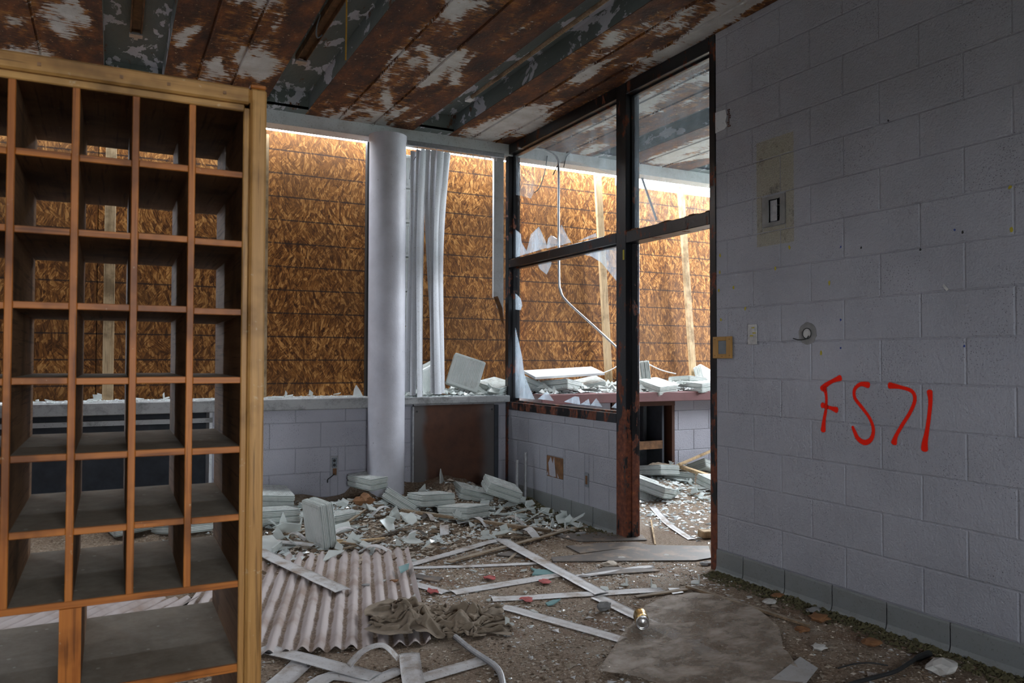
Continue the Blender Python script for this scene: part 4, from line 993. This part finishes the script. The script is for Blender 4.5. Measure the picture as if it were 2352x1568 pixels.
# ------------------------------------------------------------------ fallen blind slats, laths, tiles
def ribbon(name, pts, w, mat, lab, cat, grp=None, th=.0025, bow=.004, dz=.006, arch=0.0, curl=0.0):
    P = [onZ(a, b, dz) if len(q) == 2 else onZ(a, b, q[2]) for q in pts for a, b in [q[:2]]]
    P = smoothpath(P, 5); V, F = [], []; n = len(P); nx = 5
    for i, p in enumerate(P):
        d = (P[min(i+1, n-1)]-P[max(i-1, 0)]); d.z = 0; d.normalize(); s = Vector((-d.y, d.x, 0)); t_ = i/(n-1)
        z = p.z+mound(p.x, p.y)+arch*math.sin(math.pi*t_)+.004*mn.noise(Vector((p.x*6, p.y*6, 9)))
        for k in range(nx): q = k/(nx-1)*2-1; V.append(Vector((p.x, p.y, z))+s*(w/2*q)+Vector((0, 0, bow*(1-q*q)+curl*q*(t_-.5))))
    for i in range(n-1):
        for k in range(nx-1): F.append((i*nx+k, i*nx+k+1, (i+1)*nx+k+1, (i+1)*nx+k))
    m = len(V); V += [v-Vector((0, 0, th)) for v in V]; F = [f[::-1] for f in F]+[[i+m for i in f] for f in F]
    e_ = [i*nx for i in range(n)]+[(n-1)*nx+k for k in range(1, nx)]+[i*nx+nx-1 for i in range(n-2, -1, -1)]+[k for k in range(nx-2, 0, -1)]
    for a, b in zip(e_, e_[1:]+e_[:1]): F.append((a, b, b+m, a+m))
    return tag(obj(name, V, F, mat, None, True), lab, cat, grp)
gS = 'fallen blind slats on the floor'
def fs(pts, lab, w=.085, **k): ribbon('fallen_slat', pts, w, 'slatfloor', lab, 'blind slat', gS, **k)
fs([(1152, 1238, .03), (1260, 1297, .018), (1382, 1362, .012)], 'long white slat running diagonally to the floor centre')
fs([(1372, 1370), (1500, 1432), (1650, 1510)], 'white slat running under the plastic film by the can')
fs([(938, 1297), (1040, 1268), (1150, 1237)], 'white slat from the corrugated sheet toward the heap', .07, dz=.01)
fs([(947, 1303), (1090, 1299), (1240, 1292)], 'thin white slat lying level beside the corrugated sheet', .05)
fs([(1040, 1360), (1150, 1342), (1278, 1320)], 'white slat above the crumpled cloth')
fs([(1130, 1375), (1280, 1367), (1520, 1353)], 'white slat reaching from the cloth across the floor', .08)
fs([(950, 1340), (985, 1349), (1025, 1360)], 'short white slat between corrugated sheet and cloth', .07)
fs([(1155, 1392), (1280, 1426), (1430, 1468)], 'dirt-streaked white slat right of the cloth', .075)
fs([(575, 1258, .035), (690, 1310, .038), (788, 1356, .034)], 'grey slat lying across the corrugated sheet', .09)
fs([(575, 1246, .03), (650, 1250, .03), (722, 1255, .03)], 'greenish slat behind the upright glass block', .07)
fs([(605, 1486, .01), (730, 1519, .02), (862, 1552, .012)], 'wide slat in the bottom row below the corrugated sheet', .085)
fs([(800, 1528, .02), (835, 1492, .07), (880, 1480, .085), (915, 1512, .03)], 'curled slat arching up beside the cloth', .05, bow=.002)
fs([(940, 1500, .03), (945, 1540, .02), (955, 1590, .012)], 'slat pointing toward the camera under the cloth', .085)
fs([(965, 1556), (1040, 1536), (1112, 1513)], 'slat left of the bent grey pipe', .08)
fs([(800, 1590), (850, 1566), (918, 1538)], 'slat end showing between curled slat and the frame bottom', .07)
fs([(590, 1600), (650, 1560), (700, 1515)], 'white slat under the wide slat near the shelf foot', .1)
fs([(700, 1590), (760, 1552), (850, 1560)], 'slat scrap at the bottom edge beside the shelf', .08)
fs([(1500, 1300), (1440, 1306), (1370, 1318), (1320, 1322)], 'narrow white slat under the dark tile piece', .05)
fs([(1500, 1168), (1540, 1206), (1590, 1238)], 'white slat on the next room floor near the doorway', .06)
def lath(a, b, w, h, lab, mat='lath', z=.012, z2=None, grp='loose wooden laths'):
    p, q = onZ(*a, z), onZ(*b, z if z2 is None else z2); p.z += mound(p.x, p.y); q.z += mound(q.x, q.y); d = q-p; L = d.length
    V, F = boxvf(0, L, -w/2, w/2, -h/2, h/2, min(w, h)*.12); o = inst('wood_lath', mkmesh('wood_lath', V, F, mat), p, (0, -math.atan2(d.z, Vector((d.x, d.y)).length), math.atan2(d.y, d.x)))
    return tag(o, lab, 'lath', grp)
lath((921, 1189), (1264, 1219), .035, .022, 'long brown lath lying in front of the glass blocks', z=.03)
lath((757, 1232), (840, 1196), .02, .012, 'short lath beside the upright glass block', z=.03)
lath((752, 1252), (884, 1240), .03, .01, 'pale lath behind the corrugated sheet', 'lumber', .02)
lath((1030, 1290), (1345, 1206), .04, .008, 'weathered lath running under the diagonal slat', z=.018)
lath((1577, 1346), (1858, 1436), .022, .014, 'long thin lath parallel to the right wall', z=.012)
lath((1460, 1370), (1578, 1352), .03, .006, 'short strip at the corner of the plastic film', z=.008)
lath((1160, 1292), (1196, 1262), .02, .008, 'small splinter of lath near the floor centre', z=.008)
lath((1555, 1098), (1640, 1108), .06, .03, 'pine lath in the next room glass heap', 'lumber', .10)
lath((1560, 1090), (1640, 1058), .03, .02, 'pale lath sticking up behind the next room heap', 'lumber', .15, .25)
lath((1608, 1226), (1650, 1224), .09, .05, 'pine block end at the foot of the door jamb', 'lumber', .028)
lath((1495, 1195), (1505, 1250), .012, .008, 'thin white stick on the next room floor', 'lumber', .008)
lath((1120, 1230), (1250, 1236), .02, .006, 'thin dark strip behind the long diagonal slat', z=.01)
gW = 'wood splinters in the floor heap'
for k in range(18):
    x, y = random.uniform(1.0, 3.0), random.uniform(4.8, 5.9); L = random.uniform(.10, .34); w = random.uniform(.010, .028)
    V, F = boxvf(-L/2, L/2, -w/2, w/2, 0, random.uniform(.005, .012), .001)
    tag(inst('wood_splinter', mkmesh('wood_splinter', V, F, random.choice(['lath', 'lath', 'lumber', 'tile'])), (x, y, mound(x, y)+.012), (R(random.uniform(-8, 8)), R(random.uniform(-10, 10)), random.uniform(-.7, .7))), 'short splintered wood strip mixed into the floor heap', 'splinter', gW)
gV = 'curled slat fragments in the floor heap'
for k in range(16):
    x, y = random.uniform(1.1, 3.0), random.uniform(4.75, 5.8); L, w, n = random.uniform(.10, .24), random.uniform(.05, .085), 8; hgt = random.uniform(.01, .06); V, F = [], []
    for i in range(n+1):
        u = i/n-.5; z = hgt*math.cos(u*math.pi); V += [(u*L, -w/2*(1-.3*random.random()), z), (u*L, w/2*(1-.2*random.random()), z+.004)]
    for i in range(n): F.append((2*i, 2*i+2, 2*i+3, 2*i+1))
    m = len(V); V += [(a, b, c-.002) for a, b, c in V]; F += [[q+m for q in f][::-1] for f in F]
    tag(inst('slat_fragment', mkmesh('slat_fragment', V, F, 'slatfloor'), (x, y, mound(x, y)+.010), (R(random.uniform(-10, 10)), 0, random.uniform(0, 6.28))), 'curled piece of pale vinyl slat in the floor heap', 'slat fragment', gV)
def flat(name, pts, th, mat, lab, cat, grp=None, z=.006, wr_=0.0):
    P = [onZ(a, b, z) for a, b in pts]; P = [p+Vector((0, 0, mound(p.x, p.y)+wr_*random.uniform(-1, 1))) for p in P]
    return tag(obj(name, *prismvf(P, (0, 0, 1), th), mat), lab, cat, grp)
gT = 'broken dark floor tiles'
flat('floor_tile', [(1266, 1228), (1330, 1243), (1486, 1240), (1476, 1229), (1380, 1222)], .006, 'tile', 'broken dark tile touching the mullion foot', 'floor tile', gT)
flat('floor_tile', [(1300, 1254), (1333, 1271), (1490, 1252), (1462, 1245), (1380, 1247)], .006, 'tile', 'broken dark tile in front of the mullion', 'floor tile', gT)
flat('floor_tile', [(1266, 1280), (1270, 1289), (1598, 1287), (1634, 1281), (1628, 1254), (1484, 1252), (1330, 1274)], .006, 'tile', 'large dark tile piece lying across the doorway', 'floor tile', gT)
flat('floor_tile', [(1326, 1324), (1345, 1317), (1392, 1302), (1500, 1306), (1516, 1311)], .006, 'tile', 'dark wedge-shaped tile in front of the doorway tile', 'floor tile', gT)
flat('floor_tile', [(1140, 1275), (1180, 1262), (1205, 1270), (1208, 1280)], .006, 'tile', 'small dark tile left of the diagonal slat', 'floor tile', gT)
flat('floor_tile', [(940, 1325), (950, 1318), (1016, 1326), (1005, 1336)], .006, 'tile', 'small tile beside the corrugated sheet corner', 'floor tile', gT)
flat('teal_glass', [(1218, 1304), (1232, 1308), (1284, 1310), (1284, 1319), (1222, 1320), (1228, 1312)], .008, 'teal', 'flat piece of teal glass beside the diagonal slat', 'glass piece', 'teal glass pieces')
flat('teal_glass', [(915, 1302), (940, 1294), (938, 1306), (920, 1315)], .006, 'teal', 'teal glass chip on the corrugated sheet edge', 'glass piece', 'teal glass pieces', z=.04)
flat('teal_glass', [(1253, 1385), (1270, 1378), (1288, 1376), (1270, 1388), (1258, 1390)], .006, 'teal', 'clear teal glass strip below the white slat', 'glass piece', 'teal glass pieces')
gR = 'red torn scraps'
for c, lab in (((1124, 1327), 'largest red scrap left of the teal glass'), ((1252, 1336), 'red scrap just below the teal glass'), ((1208, 1376), 'red scrap lying on the white slat'), ((995, 1358), 'red scrap beside the cloth')):
    p = onZ(*c, .008); n = 11; P = [p+Vector((random.uniform(.5, 1)*.042*math.cos(2*math.pi*k/n), random.uniform(.5, 1)*.06*math.sin(2*math.pi*k/n), random.uniform(0, .008))) for k in range(n)]
    tag(obj('red_scrap', *prismvf(P, (0, 0, 1), .002), 'red'), lab, 'scrap', gR)
def lump(name, c, s, mat, lab, cat, grp=None, sq=(1, 1, .7), z=.0, rough=.35, seed=0, sub=2):
    p = onZ(*c, z); bm = bmesh.new(); bmesh.ops.create_icosphere(bm, subdivisions=sub, radius=1)
    for v in bm.verts:
        k = 1+rough*mn.noise(v.co*2.2+Vector((seed*3.1, 0, 0)))*1.6; v.co = Vector((v.co.x*sq[0], v.co.y*sq[1], v.co.z*sq[2]))*k*s
    mz = min(v.co.z for v in bm.verts); bm.verts.index_update(); base = p+Vector((0, 0, mound(p.x, p.y)-mz-.003))
    V = [v.co+base for v in bm.verts]; F = [[v.index for v in f.verts] for f in bm.faces]; bm.free()
    return tag(obj(name, V, F, mat), lab, cat, grp)
lump('grey_chunk', (1388, 1402), .03, 'grey', 'dark grey concrete chunk on the floor above the can', 'chunk', sq=(1.3, .7, .8), seed=3, sub=2)
lump('crumpled_paper', (835, 1195), .055, 'leaf', 'crumpled rust-brown paper among the glass blocks', 'paper', sq=(1.2, .9, .9), rough=.7, seed=5, z=.02)
gD = 'small stones and leaves along the right wall'
for c, s, m, lab in (((1768, 1385), .032, 'stone', 'pale flat stone near the right wall base'), ((1785, 1370), .028, 'leaf', 'brown leaf lump beside the pale stone'), ((1880, 1425), .045, 'leaf', 'large brown leaf under the right wall'), ((1870, 1405), .03, 'grey', 'grey lump at the right wall base'),
                       ((1842, 1448), .03, 'leaf', 'dark leaf by the end of the long lath'), ((2003, 1482), .035, 'leaf', 'dry brown leaf right of the plastic film'), ((1880, 1490), .03, 'stone', 'grey-white stone right of the plastic film'), ((2165, 1545), .06, 'stone', 'crumpled pale wad in the lower corner'),
                       ((1722, 1372), .014, 'stone', 'little tan pebble near the cove base'), ((1530, 1277), .018, 'stone', 'white plaster bit on the doorway tile'), ((1428, 1283), .02, 'stone', 'small white plaster lump left of the doorway'), ((1400, 1300), .04, 'crumbtan', 'pile of tan crumbs on the wedge-shaped tile'),
                       ((1622, 1297), .03, 'grey', 'grey lump at the foot of the door jamb'), ((905, 1335), .02, 'leaf', 'orange leaf on the corrugated sheet'), ((840, 1345), .02, 'grey', 'grey-green chip on the corrugated sheet'), ((990, 1258), .02, 'crumbtan', 'yellowish lump at the heap edge'), ((1018, 1260), .02, 'grey', 'grey pebble at the heap edge'),
                       ((1335, 1228), .035, 'grey', 'grey broken lump beside the partition wall base'), ((1215, 1285), .018, 'leaf', 'orange scrap under the diagonal slat')):
    lump('small_debris', c, s, m, lab, 'debris piece', gD, (1.3, .9, .4), .0 if c[0] > 945 or c[1] < 1262 else .02, .4, seed=c[0])

# ------------------------------------------------------------------ crumpled cloth
import numpy as np
def drape(nx=84,ny=64,A=1.35,B=.95,seed=3,steps=60):
    r=np.random.RandomState(seed)
    u,v=np.meshgrid(np.linspace(-.5,.5,nx),np.linspace(-.5,.5,ny),indexing='ij')
    def sm(k):
        f=np.zeros((nx,ny))
        for _ in range(k):
            a=r.uniform(0,np.pi*2);w=r.uniform(6,26);f+=np.sin((u*np.cos(a)+v*np.sin(a))*w+r.uniform(0,6.28))/np.sqrt(k)
        return f
    P=np.stack([u*A*.52+.06*sm(8),v*B*.50+.06*sm(8),.12+.07*sm(10)],-1)
    dx,dy=A/(nx-1),B/(ny-1)
    V=np.zeros_like(P)
    def con(P,s0,s1,L,k):
        d=P[s1]-P[s0];l=np.linalg.norm(d,axis=-1,keepdims=True)+1e-9
        c=d*(1-L/l)*.5*k
        return c
    sl=[((slice(0,-1),slice(None)),(slice(1,None),slice(None)),dx,1),((slice(None),slice(0,-1)),(slice(None),slice(1,None)),dy,1),
        ((slice(0,-1),slice(0,-1)),(slice(1,None),slice(1,None)),np.hypot(dx,dy),.6),((slice(1,None),slice(0,-1)),(slice(0,-1),slice(1,None)),np.hypot(dx,dy),.6),
        ((slice(0,-2),slice(None)),(slice(2,None),slice(None)),2*dx,.35),((slice(None),slice(0,-2)),(slice(None),slice(2,None)),2*dy,.35)]
    bumps=[(r.uniform(-.26,.26),r.uniform(-.17,.17),r.uniform(.02,.06),r.uniform(.018,.05)) for _ in range(20)]
    for it in range(steps):
        V*=.90; V[...,2]-=.0011
        Q=P+V
        for _ in range(9):
            acc=np.zeros_like(Q);cnt=np.zeros(Q.shape[:2]+(1,))
            for a,b,L,k in sl:
                c=con(Q,a,b,L,k); acc[a]+=c;acc[b]-=c;cnt[a]+=1;cnt[b]+=1
            Q+=acc/cnt*1.6
            lo=.004+0*Q[...,0]
            for bx,by,bh,bs in bumps: lo=np.maximum(lo,.004+bh*np.exp(-((Q[...,0]-bx)**2+(Q[...,1]-by)**2)/bs**2))
            m=Q[...,2]<lo
            Q[...,2]=np.maximum(Q[...,2],lo)
        V=Q-P
        V[m]*=.05
        P=Q
    return P
def cloth():
    # a square of fabric pushed together and let fall (small mass-spring solve), then laid at its place on the floor
    P = drape(); nx, ny = P.shape[:2]; c = onZ(1012, 1432, 0); a = -.36; ca, sa = math.cos(a), math.sin(a)
    fr, nr = onZ(938, 1265), onZ(990, 1482); u = (fr-nr).normalized(); V = []
    for x, y, z in P.reshape(-1, 3):
        p = c+Vector((x*.80*ca-y*.80*sa, x*.80*sa+y*.80*ca, 0)); d = p-nr; lat = d.x*-u.y+d.y*u.x; al = d.dot(u)    # lies partly on the corrugated sheet
        k = max(0, min(1, (lat+.03)/.04))*max(0, min(1, (al+.04)/.05)); V.append(p+Vector((0, 0, .006+z*1.15+.032*k)))
    F = [(i*ny+j, (i+1)*ny+j, (i+1)*ny+j+1, i*ny+j+1) for i in range(nx-1) for j in range(ny-1)]
    o = obj('crumpled_cloth', V, F, 'cloth', None, True)
    sb = o.modifiers.new('smooth', 'SUBSURF'); sb.levels = sb.render_levels = 1
    tag(o, 'crumpled dirty brown cloth at the corner of the corrugated sheet', 'cloth')
cloth()

# ------------------------------------------------------------------ plastic film
def film():
    pts = [(1372, 1550), (1400, 1510), (1440, 1450), (1482, 1400), (1530, 1372), (1600, 1368), (1690, 1382), (1740, 1408), (1790, 1450), (1800, 1500), (1850, 1560), (1830, 1610), (1700, 1610), (1520, 1575)]
    P = [onZ(a, b, 0) for a, b in pts]; bm = bmesh.new(); f = bm.faces.new([bm.verts.new(p) for p in P])
    x0, x1 = min(p.x for p in P), max(p.x for p in P); y0, y1 = min(p.y for p in P), max(p.y for p in P)
    for i in range(1, 42): bmesh.ops.bisect_plane(bm, geom=bm.verts[:]+bm.edges[:]+bm.faces[:], plane_co=(x0+(x1-x0)*i/42, 0, 0), plane_no=(1, 0, 0))
    for i in range(1, 42): bmesh.ops.bisect_plane(bm, geom=bm.verts[:]+bm.edges[:]+bm.faces[:], plane_co=(0, y0+(y1-y0)*i/42, 0), plane_no=(0, 1, 0))
    for v in bm.verts:
        n = mn.noise(Vector((v.co.x*7, v.co.y*7, 2))); n2 = 1-abs(mn.noise(Vector((v.co.x*4+3, v.co.y*5, 6))))*2; v.co.z = .010+.010*max(0, n)+.016*max(0, n2-.35)
    bm.verts.index_update(); V = [v.co.copy() for v in bm.verts]; F = [[v.index for v in q.verts] for q in bm.faces]; bm.free()
    n = len(V); V += [v-Vector((0, 0, .0012)) for v in V]; F += [[i+n for i in q][::-1] for q in F]
    tag(obj('plastic_film', V, F, 'film', None, True), 'dirty translucent plastic film spread on the floor under the can', 'plastic sheet')
film()

# ------------------------------------------------------------------ can, pipe, cable, paper, stub pipes
p = onZ(1476, 1452, .012); d_ = Vector((p.x, p.y, 0)).normalized()
cn = tag(empty('drink_can', (p.x, p.y, .018)), 'dented gold drink can lying with its silver end facing out', 'can')
ax = Vector((d_.x*.9-d_.y*.1, d_.y*.9+d_.x*.1, .05)).normalized(); r = .033
def lathe(pr, c0, ax, n=28, dent=0):
    a = ax.cross(Vector((0, 0, 1))).normalized(); b = a.cross(ax); V, F = [], []
    for q, (t, rr) in enumerate(pr):
        for k in range(n):
            th = 2*math.pi*k/n; dd = 1+dent*mn.noise(Vector((t*30, math.cos(th)*2, math.sin(th)*2))); V.append(c0+ax*t+(a*math.cos(th)+b*math.sin(th))*rr*dd)
    for q in range(len(pr)-1):
        for k in range(n): F.append((q*n+k, (q+1)*n+k, (q+1)*n+(k+1) % n, q*n+(k+1) % n))
    return V, F
c0 = Vector((p.x, p.y, r+.020))
obj('body', *lathe([(.008, .030), (.018, .033), (.04, .033), (.06, .030), (.085, .033), (.105, .031), (.115, .027)], c0, ax, 28, .10), 'gold', cn, True)
obj('end', *lathe([(.010, .031), (.004, .0315), (.0, .030), (-.001, .0275), (.004, .0255), (.005, .020), (.001, .012), (-.001, .0)], c0, ax), 'alu', cn, True)
obj('shoulder', *lathe([(.112, .028), (.122, .026), (.124, .024), (.120, .022), (.120, .0)], c0, ax), 'alu', cn, True)
P = [onZ(*q, .017) for q in ((1046, 1462), (1080, 1490), (1118, 1515), (1138, 1530), (1150, 1548), (1156, 1575), (1158, 1610))]
tag(obj('bent_pipe', *tubevf(smoothpath(P, 4), .0125, 10), 'oldpipe'), 'bent grey pipe lying below the crumpled cloth', 'pipe')
P = [onZ(*q, .012) for q in ((1900, 1600), (1950, 1572), (2010, 1555), (2060, 1540), (2100, 1515), (2135, 1500))]
tag(obj('black_cable', *tubevf(smoothpath(P, 4), [.008]*17+[.014]*4, 8), 'black'), 'thick black cable near the right wall corner', 'cable')
P = [onZ(*q, .008) for q in ((1925, 1534), (1960, 1525), (2000, 1522), (2040, 1528))]
tag(obj('thin_wire', *tubevf(smoothpath(P, 4), .003, 6), 'black'), 'thin black wire above the thick cable', 'wire')
p = onZ(1281, 1480, .004); tag(obj('wire_loop', *tubevf([p+Vector((.035*math.cos(k*.55), .03*math.sin(k*.55), .001*k)) for k in range(12)], .002, 6), 'lath'), 'small tan wire loop on the dirt right of the pipe', 'wire')
flat('grey_paper', [(1745, 1600), (1768, 1562), (1838, 1508), (1879, 1534), (1850, 1570), (1800, 1600)], .002, 'paper', 'stiff grey paper sheet at the bottom edge', 'paper', None, .012)
flat('white_scrap', [(1534, 1350), (1560, 1350), (1570, 1360), (1545, 1364)], .002, 'whitepl', 'white paper scrap between slat end and long lath', 'paper')
for px, h, lab in ((1187, .40, 'shorter grey pipe stub by the partition corner'), (1206, .46, 'taller grey pipe stub by the partition corner')):
    q = onY(px, 1090, 5.78); tag(obj('pipe_stub', *tubevf([(q.x, q.y, 0), (q.x+.005, q.y, h)], .014, 10), 'oldpipe'), lab, 'pipe', 'pipe stubs')
P = [onY(*q, 6.3) for q in ((1418, 840), (1405, 848), (1385, 856), (1362, 862))]; tag(obj('loose_wire', *tubevf(smoothpath(P, 4), .005, 6), 'whitepl'), 'white wire lying over the ledge blocks', 'wire', 'white wires on the ledge')
P = [onY(*q, 6.3) for q in ((1486, 834), (1510, 846), (1530, 853), (1552, 858))]; tag(obj('loose_wire', *tubevf(smoothpath(P, 4), .006, 6), 'whitepl'), 'twisted white wire between two ledge blocks', 'wire', 'white wires on the ledge')
# ceiling panel scrap lying on the ledge
a, b = onY(1215, 868, 6.30), onY(1365, 858, 6.36); V, F = boxvf(0, (b-a).length, -.12, .12, -.012, .012, .002)
tag(inst('white_panel_scrap', mkmesh('white_panel_scrap', V, F, 'whitepl'), a+Vector((0, 0, .03)), (R(14), -math.atan2(b.z-a.z, b.x-a.x), 0)), 'long white panel scrap lying over the maroon ledge blocks', 'panel')
